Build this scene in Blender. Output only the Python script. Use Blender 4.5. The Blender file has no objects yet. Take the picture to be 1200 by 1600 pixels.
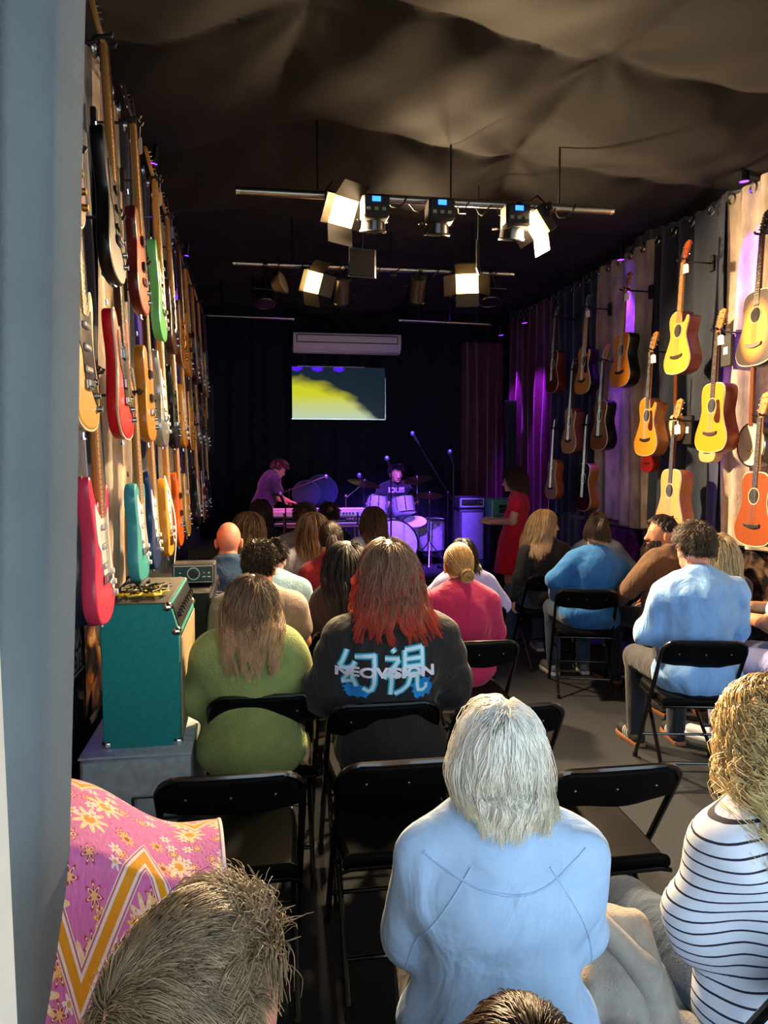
import bpy, bmesh, math, random
import numpy as np
from mathutils import Vector, Matrix

random.seed(7)
rng = np.random.default_rng(7)
PI = math.pi
SC = bpy.context.scene
COL = SC.collection

# ------------------------------------------------------------------ camera
CAM_Z = 1.70
PSI = math.radians(9.21)      # turned to the right of the room axis
PHI = math.radians(3.815)     # tilted down
cam_d = bpy.data.cameras.new('camera')
cam_d.sensor_fit = 'VERTICAL'
cam_d.sensor_height = 36.0
cam_d.lens = 36.0 * 1200 / 1600
cam_d.clip_start = 0.05
cam = bpy.data.objects.new('camera', cam_d)
COL.objects.link(cam)
cam.location = (0, 0, CAM_Z)
cam.rotation_euler = (PI / 2 - PHI, 0, -PSI)
SC.camera = cam

# ------------------------------------------------------------------ daylight from the open front
world = bpy.data.worlds.new('daylight')
SC.world = world
world.use_nodes = True
_bg = world.node_tree.nodes['Background']
_bg.inputs[0].default_value = (0.68, 0.85, 1.0, 1)
_bg.inputs[1].default_value = 3.0
SC.view_settings.view_transform = 'Standard'
SC.view_settings.look = 'None'
SC.view_settings.exposure = 0.75
SC.view_settings.gamma = 1.0
SC.view_settings.use_curve_mapping = False

# ------------------------------------------------------------------ geometry of the view, to read positions off the photograph
_cp, _sp, _cs, _ss = math.cos(PHI), math.sin(PHI), math.cos(PSI), math.sin(PSI)
def ray(px, py):
    xc, yc = (px - 600) / 1200, (800 - py) / 1200
    fy = _cp + yc * _sp
    fz = -_sp + yc * _cp
    return Vector((xc * _cs + fy * _ss, -xc * _ss + fy * _cs, fz))
def at_y(px, py, Y):
    r = ray(px, py); return Vector((0, 0, CAM_Z)) + r * (Y / r.y)
def at_x(px, py, X):
    r = ray(px, py); return Vector((0, 0, CAM_Z)) + r * (X / r.x)
def at_z(px, py, Z):
    r = ray(px, py); return Vector((0, 0, CAM_Z)) + r * ((Z - CAM_Z) / r.z)

# ------------------------------------------------------------------ materials
def lin(h):
    h = h.lstrip('#')
    c = [int(h[i:i + 2], 16) / 255 for i in (0, 2, 4)]
    return tuple(x / 12.92 if x <= .04045 else ((x + .055) / 1.055) ** 2.4 for x in c) + (1,)
MATS = {}
def M(name, hexc, rough=.6, metal=0, var=.12, vscale=12, bump=0, bscale=200, coat=0, emit=0, sheen=0, attr=None, stretch=None, spec=None, wrinkle=0):
    if name in MATS: return MATS[name]
    m = bpy.data.materials.new(name); m.use_nodes = True
    nt = m.node_tree; b = nt.nodes['Principled BSDF']; L = nt.links.new
    c = lin(hexc)
    b.inputs['Roughness'].default_value = rough
    b.inputs['Metallic'].default_value = metal
    if spec is not None: b.inputs['Specular IOR Level'].default_value = spec
    if coat: b.inputs['Coat Weight'].default_value = coat; b.inputs['Coat Roughness'].default_value = .08
    if sheen: b.inputs['Sheen Weight'].default_value = sheen
    tc = nt.nodes.new('ShaderNodeTexCoord')
    src = tc.outputs['Object']
    if stretch:
        mp = nt.nodes.new('ShaderNodeMapping'); mp.inputs['Scale'].default_value = stretch
        L(src, mp.inputs[0]); src = mp.outputs[0]
    nz = nt.nodes.new('ShaderNodeTexNoise'); nz.inputs['Scale'].default_value = vscale; nz.inputs['Detail'].default_value = 4
    L(src, nz.inputs['Vector'])
    ramp = nt.nodes.new('ShaderNodeMapRange')
    ramp.inputs['From Min'].default_value = .3; ramp.inputs['From Max'].default_value = .7
    ramp.inputs['To Min'].default_value = 1 - var; ramp.inputs['To Max'].default_value = 1 + var
    L(nz.outputs[0], ramp.inputs[0])
    mx = nt.nodes.new('ShaderNodeVectorMath'); mx.operation = 'SCALE'
    if attr:
        at = nt.nodes.new('ShaderNodeAttribute'); at.attribute_name = attr
        L(at.outputs['Color'], mx.inputs[0])
    else:
        mx.inputs[0].default_value = c[:3]
    L(ramp.outputs[0], mx.inputs['Scale'])
    L(mx.outputs[0], b.inputs['Base Color'])
    if emit:
        b.inputs['Emission Color'].default_value = c; b.inputs['Emission Strength'].default_value = emit
    if bump:
        n2 = nt.nodes.new('ShaderNodeTexNoise'); n2.inputs['Scale'].default_value = bscale; n2.inputs['Detail'].default_value = 3
        L(src, n2.inputs['Vector'])
        bp = nt.nodes.new('ShaderNodeBump'); bp.inputs['Strength'].default_value = bump; bp.inputs['Distance'].default_value = .01
        L(n2.outputs[0], bp.inputs['Height']); L(bp.outputs[0], b.inputs['Normal'])
        if wrinkle:
            mw = nt.nodes.new('ShaderNodeMapping'); mw.inputs['Scale'].default_value = (1.6, 1.6, .8); mw.inputs['Rotation'].default_value = (.3, .5, .2); L(src, mw.inputs[0])
            n3 = nt.nodes.new('ShaderNodeTexNoise'); n3.inputs['Scale'].default_value = 4.5; n3.inputs['Detail'].default_value = 3; n3.inputs['Distortion'].default_value = 1.6; n3.inputs['Roughness'].default_value = .45
            L(mw.outputs[0], n3.inputs['Vector'])
            b2 = nt.nodes.new('ShaderNodeBump'); b2.inputs['Strength'].default_value = wrinkle; b2.inputs['Distance'].default_value = .05
            L(n3.outputs[0], b2.inputs['Height']); L(b2.outputs[0], bp.inputs['Normal'])
    MATS[name] = m
    return m
class N:                                      # tiny node-graph helper for the few printed patterns
    def __init__(s, m): s.nt = m.node_tree; s.b = s.nt.nodes['Principled BSDF']
    def new(s, t, **k):
        n = s.nt.nodes.new(t)
        for a, v in k.items(): setattr(n, a, v)
        return n
    def val(s, v, sock):
        if isinstance(v, (int, float)): sock.default_value = v
        elif isinstance(v, tuple): sock.default_value = v
        else: s.nt.links.new(v, sock)
    def math(s, op, a, b=0, c=0):
        n = s.new('ShaderNodeMath', operation=op)
        s.val(a, n.inputs[0]); s.val(b, n.inputs[1]); s.val(c, n.inputs[2]); return n.outputs[0]
    def mix(s, f, a, b):
        n = s.new('ShaderNodeMix', data_type='RGBA')
        s.val(f, n.inputs[0]); s.val(a, n.inputs[6]); s.val(b, n.inputs[7]); return n.outputs[2]
def blank(name, rough=.7):
    m = bpy.data.materials.new(name); m.use_nodes = True
    g = N(m); g.b.inputs['Roughness'].default_value = rough
    return m, g

# ------------------------------------------------------------------ objects
def tag(o, label, cat=None, group=None, kind=None):
    o['label'] = label
    if cat: o['category'] = cat
    if group: o['group'] = group
    if kind: o['kind'] = kind
    return o
def thing(name, label, cat, loc=(0, 0, 0), rz=0, group=None, rot=None):
    o = bpy.data.objects.new(name, None); COL.objects.link(o)
    o.empty_display_size = .05
    o.location = loc
    o.rotation_euler = rot if rot else (0, 0, rz)
    return tag(o, label, cat, group)
def link(name, me, mat, parent=None, kind=None):
    o = bpy.data.objects.new(name, me); COL.objects.link(o)
    if mat is not None:
        if len(me.materials) == 0: me.materials.append(mat)
        elif me.materials[0] is not mat:
            o.material_slots[0].link = 'OBJECT'; o.material_slots[0].material = mat
    if parent is not None: o.parent = parent
    if kind: o['kind'] = kind
    return o
def struct(name, me, mat, label):
    o = link(name, me, mat); o['kind'] = 'structure'; o['label'] = label
    return o
def np_mesh(name, V, F, smooth=True, colors=None):
    """V (n,3) float, F (m,k) int array"""
    V = np.asarray(V, np.float32); F = np.asarray(F, np.int32)
    me = bpy.data.meshes.new(name)
    me.vertices.add(len(V)); me.vertices.foreach_set('co', V.ravel())
    k = F.shape[1]
    me.loops.add(F.size); me.loops.foreach_set('vertex_index', F.ravel())
    me.polygons.add(len(F))
    me.polygons.foreach_set('loop_start', np.arange(0, F.size, k, dtype=np.int32))
    if smooth: me.polygons.foreach_set('use_smooth', np.ones(len(F), bool))
    me.update(calc_edges=True)
    if colors is not None:
        a = me.color_attributes.new('Col', 'FLOAT_COLOR', 'POINT')
        c = np.ones((len(V), 4), np.float32); c[:, :3] = colors
        a.data.foreach_set('color', c.ravel())
    return me

class MB:
    """collects shapes of one part"""
    def __init__(s): s.v = []; s.f = []; s.T = Matrix()
    def add(s, vs, fs):
        o = len(s.v); s.v += [tuple(s.T @ Vector(p)) for p in vs]; s.f += [tuple(i + o for i in f) for f in fs]; return s
    def box(s, c, d, R=None, bev=0):
        x, y, z = d[0] / 2, d[1] / 2, d[2] / 2
        if bev <= 0:
            vs = [Vector((i, j, k)) for k in (-z, z) for i, j in ((-x, -y), (x, -y), (x, y), (-x, y))]
            fs = [(3, 2, 1, 0), (4, 5, 6, 7), (0, 1, 5, 4), (1, 2, 6, 5), (2, 3, 7, 6), (3, 0, 4, 7)]
        else:
            b = min(bev, x * .9, y * .9, z * .9)
            vs = []; fs = []
            def ring(ix, iy, zz):
                return [Vector(p + (zz,)) for p in ((-ix + b, -iy), (ix - b, -iy), (ix, -iy + b), (ix, iy - b), (ix - b, iy), (-ix + b, iy), (-ix, iy - b), (-ix, -iy + b))]
            rs = [ring(x - b, y - b, -z), ring(x, y, -z + b), ring(x, y, z - b), ring(x - b, y - b, z)]
            for r in rs: vs += r
            for k in range(3):
                for i in range(8):
                    fs.append((k * 8 + i, k * 8 + (i + 1) % 8, k * 8 + 8 + (i + 1) % 8, k * 8 + 8 + i))
            fs.append(tuple(reversed(range(8)))); fs.append(tuple(range(24, 32)))
        c = Vector(c)
        if R is not None: vs = [c + R @ v for v in vs]
        else: vs = [c + v for v in vs]
        return s.add(vs, fs)
    def cyl(s, a, b, r0, r1=None, n=12, cap=True):
        return s.tube([a, b], [r0, r0 if r1 is None else r1], n, cap)
    def tube(s, pts, r, n=8, cap=True, closed=False):
        pts = [Vector(p) for p in pts]; m = len(pts)
        if isinstance(r, (int, float)): r = [r] * m
        vs = []; fs = []; up = None
        for i, p in enumerate(pts):
            t = (pts[(i + 1) % m] - pts[i - 1]) if closed else (pts[min(i + 1, m - 1)] - pts[max(i - 1, 0)])
            t.normalize()
            if up is None: up = t.orthogonal().normalized()
            u = (up - t * up.dot(t))
            u = u.normalized() if u.length > 1e-6 else t.orthogonal().normalized()
            w = t.cross(u); up = u
            for k in range(n):
                a = 2 * PI * k / n
                vs.append(p + (u * math.cos(a) + w * math.sin(a)) * r[i])
        e = m if closed else m - 1
        for i in range(e):
            j = (i + 1) % m
            for k in range(n):
                fs.append((i * n + k, i * n + (k + 1) % n, j * n + (k + 1) % n, j * n + k))
        if cap and not closed:
            fs.append(tuple(reversed(range(n)))); fs.append(tuple(range((m - 1) * n, m * n)))
        return s.add(vs, fs)
    def torus(s, c, R, r, axis=(0, 0, 1), n=16, k=6):
        ax = Vector(axis).normalized(); u = ax.orthogonal().normalized(); w = ax.cross(u); c = Vector(c)
        return s.tube([c + (u * math.cos(2 * PI * i / n) + w * math.sin(2 * PI * i / n)) * R for i in range(n)], r, k, False, True)
    def ball(s, c, r, n=10, m=6):
        if isinstance(r, (int, float)): r = (r, r, r)
        vs = []; fs = []
        for i in range(m + 1):
            t = PI * i / m
            for k in range(n):
                a = 2 * PI * k / n
                vs.append(Vector(c) + Vector((r[0] * math.sin(t) * math.cos(a), r[1] * math.sin(t) * math.sin(a), r[2] * math.cos(t))))
        for i in range(m):
            for k in range(n): fs.append((i * n + k, (i + 1) * n + k, (i + 1) * n + (k + 1) % n, i * n + (k + 1) % n))
        return s.add(vs, fs)
    def prism(s, pts, y0, y1, bev=0, tilt=None):
        """outline in local (x,z), extruded along y, counter-clockwise or not; rounded edge of size bev"""
        P = [Vector(p) for p in pts]; n = len(P)
        A = sum(P[i].x * P[(i + 1) % n].y - P[(i + 1) % n].x * P[i].y for i in range(n))
        if A < 0: P.reverse()
        Nn = []
        for i in range(n):
            t = (P[(i + 1) % n] - P[i - 1]); t = t.normalized() if t.length > 1e-9 else Vector((1, 0))
            Nn.append(Vector((t.y, -t.x)))
        if bev > 0: lay = [(y0, bev), (y0 + bev * .3, bev * .3), (y0 + bev, 0), (y1 - bev, 0), (y1 - bev * .3, bev * .3), (y1, bev)]
        else: lay = [(y0, 0), (y1, 0)]
        vs = []; fs = []
        for y, ins in lay:
            for i in range(n):
                q = P[i] - Nn[i] * ins
                vs.append((q.x, y, q.y))
        for k in range(len(lay) - 1):
            for i in range(n):
                j = (i + 1) % n
                fs.append((k * n + i, (k + 1) * n + i, (k + 1) * n + j, k * n + j)[::-1])
        fs.append(tuple(range(n))); fs.append(tuple(reversed(range((len(lay) - 1) * n, len(lay) * n))))
        return s.add(vs, fs)
    def mesh(s, name='m', smooth=True, angle=40):
        me = bpy.data.meshes.new(name)
        me.from_pydata(s.v, [], s.f); me.update()
        if smooth:
            me.polygons.foreach_set('use_smooth', [True] * len(me.polygons))
            me.set_sharp_from_angle(angle=math.radians(angle))
        return me
    def build(s, name, mat, parent=None, smooth=True, kind=None):
        return link(name, s.mesh(name, smooth), mat, parent, kind)

def grid_mesh(name, nu, nv, fn, smooth=True):
    """fn(u,v) arrays in 0..1 -> (n,3)"""
    u, v = np.meshgrid(np.linspace(0, 1, nu), np.linspace(0, 1, nv), indexing='ij')
    V = fn(u.ravel(), v.ravel())
    i, j = np.meshgrid(np.arange(nu - 1), np.arange(nv - 1), indexing='ij')
    a = (i * nv + j).ravel()
    F = np.stack([a, a + nv, a + nv + 1, a + 1], 1)
    me = np_mesh(name, V, F, smooth)
    uv = me.uv_layers.new(name='UVMap')
    li = np.empty(len(me.loops), np.int32); me.loops.foreach_get('vertex_index', li)
    uv.data.foreach_set('uv', np.stack([u.ravel()[li], v.ravel()[li]], 1).astype(np.float32).ravel())
    return me
def text_mesh(body, size=.1, extrude=.002, bold=0, sx=1):
    cu = bpy.data.curves.new('txt', 'FONT'); cu.body = body; cu.size = size; cu.extrude = extrude; cu.offset = bold
    cu.align_x = 'CENTER'; cu.align_y = 'CENTER'; cu.resolution_u = 3
    o = bpy.data.objects.new('txt', cu); COL.objects.link(o)
    dg = bpy.context.evaluated_depsgraph_get()
    me = bpy.data.meshes.new_from_object(o.evaluated_get(dg))
    bpy.data.objects.remove(o); bpy.data.curves.remove(cu)
    me.materials.clear()
    if sx != 1: me.transform(Matrix.Diagonal((sx, 1, 1, 1)))
    return me
def copy_tree(o, parent=None):
    c = o.copy(); COL.objects.link(c); c.parent = parent
    for ch in list(o.children): copy_tree(ch, c)
    return c

# ------------------------------------------------------------------ implicit surfaces (bodies, clothes)
def sdf_mesh_data(prims, vox, k=.03, cuts=(), noise=None):
    """prims: ('c',a,b,ra,rb) round cones, ('e',c,R,r) ellipsoids -> one smooth skin (verts, quads)"""
    lo = np.full(3, 1e9); hi = np.full(3, -1e9); bbs = []
    for p in prims:
        if p[0] == 'c':
            a, b = np.array(p[1], float), np.array(p[2], float); r = max(p[3], p[4])
            l, h = np.minimum(a, b) - r, np.maximum(a, b) + r
        else:
            c = np.array(p[1], float); e = np.abs(p[2]) @ np.array(p[3]) if p[2] is not None else np.array(p[3])
            l, h = c - e, c + e
        bbs.append((l, h)); lo = np.minimum(lo, l); hi = np.maximum(hi, h)
    lo = lo - 3 * vox; hi = hi + 3 * vox
    n = np.ceil((hi - lo) / vox).astype(int) + 1
    ax = [(lo[i] + vox * np.arange(n[i])).astype(np.float32) for i in range(3)]
    Fd = np.full(n, .2, np.float32)
    m = k + 2.5 * vox
    for p, (l, h) in zip(prims, bbs):
        i0 = np.maximum(np.floor((l - m - lo) / vox).astype(int), 0); i1 = np.minimum(np.ceil((h + m - lo) / vox).astype(int) + 1, n)
        sl = tuple(slice(i0[i], i1[i]) for i in range(3))
        X = ax[0][sl[0]][:, None, None]; Y = ax[1][sl[1]][None, :, None]; Z = ax[2][sl[2]][None, None, :]
        if p[0] == 'c':
            a, b = np.array(p[1], float), np.array(p[2], float); d = b - a; dd = float(d @ d) + 1e-12
            qx, qy, qz = X - a[0], Y - a[1], Z - a[2]
            t = np.clip((qx * d[0] + qy * d[1] + qz * d[2]) / dd, 0, 1)
            D = np.sqrt((qx - t * d[0]) ** 2 + (qy - t * d[1]) ** 2 + (qz - t * d[2]) ** 2) - (p[3] + (p[4] - p[3]) * t)
        else:
            c, R, r = np.array(p[1], float), p[2], np.array(p[3], float)
            qx, qy, qz = X - c[0], Y - c[1], Z - c[2]
            if R is not None:
                u = qx * R[0, 0] + qy * R[1, 0] + qz * R[2, 0]; v = qx * R[0, 1] + qy * R[1, 1] + qz * R[2, 1]; w = qx * R[0, 2] + qy * R[1, 2] + qz * R[2, 2]
            else:
                u, v, w = qx + 0 * qy + 0 * qz, qy + 0 * qx + 0 * qz, qz + 0 * qx + 0 * qy
            k0 = np.sqrt((u / r[0]) ** 2 + (v / r[1]) ** 2 + (w / r[2]) ** 2)
            k1 = np.sqrt((u / r[0] ** 2) ** 2 + (v / r[1] ** 2) ** 2 + (w / r[2] ** 2) ** 2) + 1e-9
            D = k0 * (k0 - 1) / k1
        A = Fd[sl]
        hh = np.clip(.5 + .5 * (A - D) / k, 0, 1)
        Fd[sl] = A * (1 - hh) + D * hh - k * hh * (1 - hh)
    if noise is not None:
        Fd = Fd + noise(ax[0][:, None, None], ax[1][None, :, None], ax[2][None, None, :])
    for pt, nr in cuts:
        pl = (ax[0][:, None, None] - pt[0]) * nr[0] + (ax[1][None, :, None] - pt[1]) * nr[1] + (ax[2][None, None, :] - pt[2]) * nr[2]
        Fd = np.maximum(Fd, pl)
    Fd = Fd.astype(np.float32); Fd[np.abs(Fd) < 1e-7] = 1e-7
    S = Fd < 0
    cnt = np.zeros(n - 1, np.int8)
    offs = [(i, j, k_) for i in (0, 1) for j in (0, 1) for k_ in (0, 1)]
    for o in offs: cnt += S[o[0]:n[0] - 1 + o[0], o[1]:n[1] - 1 + o[1], o[2]:n[2] - 1 + o[2]]
    act = (cnt > 0) & (cnt < 8)
    idx = np.argwhere(act)
    vid = np.full(n - 1, -1, np.int32); vid[act] = np.arange(len(idx))
    cv = np.stack([Fd[idx[:, 0] + o[0], idx[:, 1] + o[1], idx[:, 2] + o[2]] for o in offs], 1)
    acc = np.zeros((len(idx), 3)); num = np.zeros(len(idx))
    for a in range(8):
        for b in range(a + 1, 8):
            df = np.array(offs[b]) - np.array(offs[a])
            if np.abs(df).sum() != 1: continue
            cr = (cv[:, a] < 0) != (cv[:, b] < 0)
            t = cv[cr, a] / (cv[cr, a] - cv[cr, b])
            acc[cr] += np.array(offs[a]) + t[:, None] * df; num[cr] += 1
    V = lo + (idx + acc / num[:, None]) * vox
    Q = []
    for d in range(3):
        e = [0, 0, 0]; e[d] = 1
        s0 = S[:n[0] - e[0], :n[1] - e[1], :n[2] - e[2]]; s1 = S[e[0]:, e[1]:, e[2]:]
        g = np.argwhere(s0 != s1)
        o1, o2 = (d + 1) % 3, (d + 2) % 3
        ok = (g[:, o1] > 0) & (g[:, o2] > 0); g = g[ok]
        flip = s0[g[:, 0], g[:, 1], g[:, 2]]
        def cid(a, b):
            q = g.copy(); q[:, o1] -= a; q[:, o2] -= b
            return vid[q[:, 0], q[:, 1], q[:, 2]]
        quad = np.stack([cid(1, 1), cid(0, 1), cid(0, 0), cid(1, 0)], 1)
        quad[~flip] = quad[~flip][:, ::-1]
        Q.append(quad)
    Q = np.concatenate(Q)
    return V, Q[(Q >= 0).all(1)]
def join_data(parts):
    V = []; F = []; o = 0
    for v, f in parts:
        V.append(v); F.append(np.asarray(f) + o); o += len(v)
    return np.concatenate(V), np.concatenate(F)
def wave_noise(seed, amp, fmin, fmax, n=6, dirv=None):
    r = np.random.default_rng(seed); W = []
    for _ in range(n):
        d = r.normal(size=3)
        if dirv is not None: d = d * .35 + np.array(dirv) * r.choice([-1, 1])
        d = d / np.linalg.norm(d) * r.uniform(fmin, fmax); W.append((d, r.uniform(0, 6.28), r.uniform(.5, 1)))
    def f(X, Y, Z):
        s = 0
        for d, ph, a in W:
            s = s + a * np.sin(d[0] * X + d[1] * Y + d[2] * Z + ph + .8 * np.sin(d[1] * .5 * X + d[2] * .5 * Y - d[0] * .5 * Z))
        return (amp / n * 1.6) * s
    return f
# ================================================================== the setting
XL, XR, YB, YF, ZC = -0.80, 3.45, 10.4, -1.1, 3.62
m_floor = M('grey_carpet', '#20252d', .95, var=.25, vscale=60, bump=.4, bscale=500)
m_stage = M('stage_carpet', '#1d1f26', .9, var=.2, vscale=40, bump=.3, bscale=300)
m_shell = M('grey_cladding', '#56606a', .7, var=.1, vscale=4)
m_black = M('black_drape', '#0b0c10', .95, var=.2, vscale=8, bump=.2, bscale=60)
m_ceil = M('black_ceiling_cloth', '#0e0e0e', .92, var=.15, vscale=3, bump=.25, bscale=300)
m_pave = M('paving', '#7d7d78', .9, var=.2, vscale=3)
m_white = M('white_paint', '#dfe6e4', .45, var=.04)
m_chrome = M('chrome', '#c8ccd0', .18, 1, var=.05)
m_blackmetal = M('black_metal', '#0c0d0f', .32, .0, var=.15, coat=.4)
m_blackplastic = M('black_plastic', '#111214', .5, var=.1)

struct('floor', MB().box(((XL + XR) / 2, (YF + YB) / 2, -.05), (XR - XL, YB - YF, .1)).mesh('floor', False), m_floor, 'dark grey carpet floor of the narrow music venue')
struct('ground', MB().box((1, YF - 10, -.09), (40, 20, .14)).mesh('ground', False), m_pave, 'grey paving in front of the open venue')
struct('stage_floor', MB().box(((XL + XR) / 2, 9.25, .21), (XR - XL, 2.3, .42), bev=.01).mesh('stage'), m_stage, 'low dark carpeted stage at the back of the room')

def ribbed_wall(x, n, sgn):
    mb = MB(); w = (YB - YF) / n
    prof = []
    for i in range(n):
        y = YF + i * w
        for f, d in ((0, 0), (.42, 0), (.5, .02), (.92, .02)): prof.append((y + f * w, d))
    prof.append((YB, 0))
    vs = []; fs = []
    for y, d in prof: vs += [(x - sgn * d, y, 0), (x - sgn * d, y, ZC + .25)]
    for i in range(len(prof) - 1): fs.append((2 * i, 2 * i + 2, 2 * i + 3, 2 * i + 1) if sgn > 0 else (2 * i + 1, 2 * i + 3, 2 * i + 2, 2 * i))
    mb.add(vs, fs)
    mb.box((x + sgn * .06, (YF + YB) / 2, ZC / 2 + .1), (.1, YB - YF, ZC + .3))
    return mb.mesh('wall', False)
struct('wall_left', ribbed_wall(XL, 60, -1), m_shell, 'grey ribbed side wall hidden behind curtains and electric guitars')
struct('wall_right', ribbed_wall(XR, 60, 1), m_shell, 'grey ribbed side wall behind curtains and acoustic guitars')

# back wall: black drape in soft pleats
def back_fn(u, v):
    x = XL + u * (XR - XL)
    y = YB - .06 + .03 * np.sin(x * 22 + 1.2 * np.sin(x * 3)) * (.5 + .5 * (1 - v)) + .02 * np.sin(x * 41)
    return np.stack([x, y, v * (ZC + .2)], 1)
struct('wall_back', grid_mesh('wall_back', 260, 12, back_fn), M('night_drape', '#0a1220', .95, var=.25, vscale=8), 'black pleated drape closing the back of the stage')

# ceiling: cloth sagging between battens
def ceil_z(x, y):
    py = (y + .25 * np.sin(x * 1.3 + .6) + .10 * np.sin(x * 3.1)) / 1.25
    px = (x - .22 + .10 * np.sin(y * 1.7)) / 1.55
    sy = np.abs(np.sin(np.pi * py)) ** .75
    sx = np.abs(np.sin(np.pi * px)) ** .8
    z = ZC + .10 - .085 * sy * (.35 + .65 * sx) - .07 * sx
    fy = py - np.round(py); fx = px - np.round(px)
    rr = np.sqrt((fy * 1.02) ** 2 + (fx * 1.55) ** 2); th = np.arctan2(fx * 1.55, fy * 1.02)
    z = z - .007 * np.exp(-rr / .30) * np.sin(7 * th + 2 * np.round(px) + np.round(py) * 1.7) * np.clip(rr / .12, 0, 1)
    z = z + .03 * np.sin(1.7 * y + 1.1 * np.sin(.9 * x + .4)) * np.sin(1.3 * x + .5) + .008 * np.sin(7 * x + 3 * np.sin(2.1 * y)) * np.sin(5.3 * y + 2 * np.sin(3 * x)) + .008 * np.sin(13 * x + 6 * y)
    return z
def ceil_fn(u, v):
    x = XL - .02 + u * (XR - XL + .04); y = YF + v * (YB - YF)
    return np.stack([x, y, ceil_z(x, y)], 1)
struct('ceiling', grid_mesh('ceiling', 150, 330, ceil_fn), m_ceil, 'black cloth draped in sagging folds below the ceiling')
struct('roof', MB().box(((XL + XR) / 2, (YF + YB) / 2, ZC + .35), (XR - XL + .3, YB - YF, .1)).mesh('roof', False), m_black, 'roof panel above the draped ceiling cloth')
struct('wall_front_added', MB().box(((XL + XR) / 2, YF - .08, 3.35), (XR - XL + .3, .12, .9)).mesh('front', False), m_shell, 'unseen wall strip added above the open front to limit daylight')  # unseen header, added to keep some daylight off the ceiling cloth

# ------------------------------------------------------------------ curtains
def velvet(name, hexc, var=.3):
    return M(name, hexc, .75, var=var, vscale=9, sheen=.5, bump=.35, bscale=55, stretch=(1, 1, .45))
m_navy = velvet('navy_velvet', '#12243c', .45); m_taupe = velvet('taupe_velvet', '#b5a48f', .42); m_maroon = velvet('maroon_velvet', '#4a0d20', .35)
m_ring = M('eyelet_steel', '#b9bdc2', .25, 1)
def curtain(name, label, mat, p0, p1, z0, z1, pleats, amp, inward, seed=0, rings=True, group=None, nz=14, flare=0):
    p0, p1 = np.array(p0, float), np.array(p1, float)
    d = p1 - p0; Lh = np.linalg.norm(d); d /= Lh; nrm = np.array(inward, float)
    t = thing(name, label, 'curtain', (0, 0, 0), 0, group)
    def fn(u, v):
        ph = u * pleats * 2 * np.pi + .5 * np.sin(u * 9 + seed) + (1 - v) * .8 * np.sin(u * 5 + seed * 2)
        w = amp * (np.sin(ph) * (.75 + .4 * (1 - v)) + .35 * np.sin(2.3 * ph + seed) * (1 - v)) + .012 * np.sin(31 * u + 7 * v + seed)
        x = p0[0] + d[0] * u * Lh + nrm[0] * w; y = p0[1] + d[1] * u * Lh + nrm[1] * w
        zb = z0 + .03 * np.sin(u * 6 + seed) + flare * u
        return np.stack([x, y, zb + (z1 - zb) * v], 1)
    link('cloth', grid_mesh('cloth', int(max(20, pleats * 11)), nz, fn), mat, t)
    if rings:
        k = int(pleats)
        me = MB().torus((0, 0, 0), .034, .008, (nrm[0], nrm[1], 0), 14, 5).mesh('eyelet')
        for i in range(k):
            u = (i + .5) / k
            o = link('eyelet', me, m_ring, t)
            o.location = (p0[0] + d[0] * u * Lh + nrm[0] * (amp + .012), p0[1] + d[1] * u * Lh + nrm[1] * (amp + .012), z1 - .06)
    return t
XC = 3.36
def yr(px): return at_x(px, 600, XC).y
ZT = 3.60
rb = [(5.75, 3.05, 'taupe'), (0, 0, '')]
segs = [('taupe', 2.6, yr(1130), 'crumpled taupe velvet curtain at the right edge behind the sunburst guitar'),
        ('navy', yr(1130), yr(1018), 'navy crushed velvet curtain behind the cutaway guitar with orange headstock'),
        ('taupe', yr(1018), yr(930), 'taupe velvet curtain lit purple, between two navy curtains on the right wall'),
        ('navy', yr(930), yr(866), 'dark navy curtain between the maroon and the taupe one on the right wall'),
        ('maroon', yr(866), 10.15, 'maroon velvet curtain lit by violet lamps beside the stage')]
for i, (c, a, b, lab) in enumerate(segs):
    mt = {'taupe': m_taupe, 'navy': m_navy, 'maroon': m_maroon}[c]
    curtain('velvet_curtain', lab, mt, (XC, a), (XC, b), 1.12 if c != 'maroon' else .95, ZT, max(4, round((b - a) / .24)), .035, (-1, 0), seed=i * 1.7)
curtain('velvet_curtain', 'dim maroon curtain hanging across the right end of the black back drape', m_maroon, (2.72, 10.2), (3.3, 10.2), .45, 3.3, 4, .04, (0, -1), seed=5, rings=False)
lsegs = [('navy', 1.25, 3.75, 'navy velvet curtain nearest the door behind the pink electric guitar'),
         ('taupe', 3.75, 4.5, 'pale taupe curtain behind the teal electric guitar on the left wall'),
         ('navy', 4.5, 5.6, 'navy curtain behind the middle of the electric guitar wall'),
         ('taupe', 5.6, 6.8, 'second taupe curtain farther along the electric guitar wall'),
         ('navy', 6.8, 8.9, 'farthest navy curtain of the electric guitar wall')]
for i, (c, a, b, lab) in enumerate(lsegs):
    curtain('velvet_curtain', lab, m_taupe if c == 'taupe' else m_navy, (XL + .07, a), (XL + .07, b), 1.04, ZT - .05, max(4, round((b - a) / .24)), .028, (1, 0), seed=i * 2.1 + 1)

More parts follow.
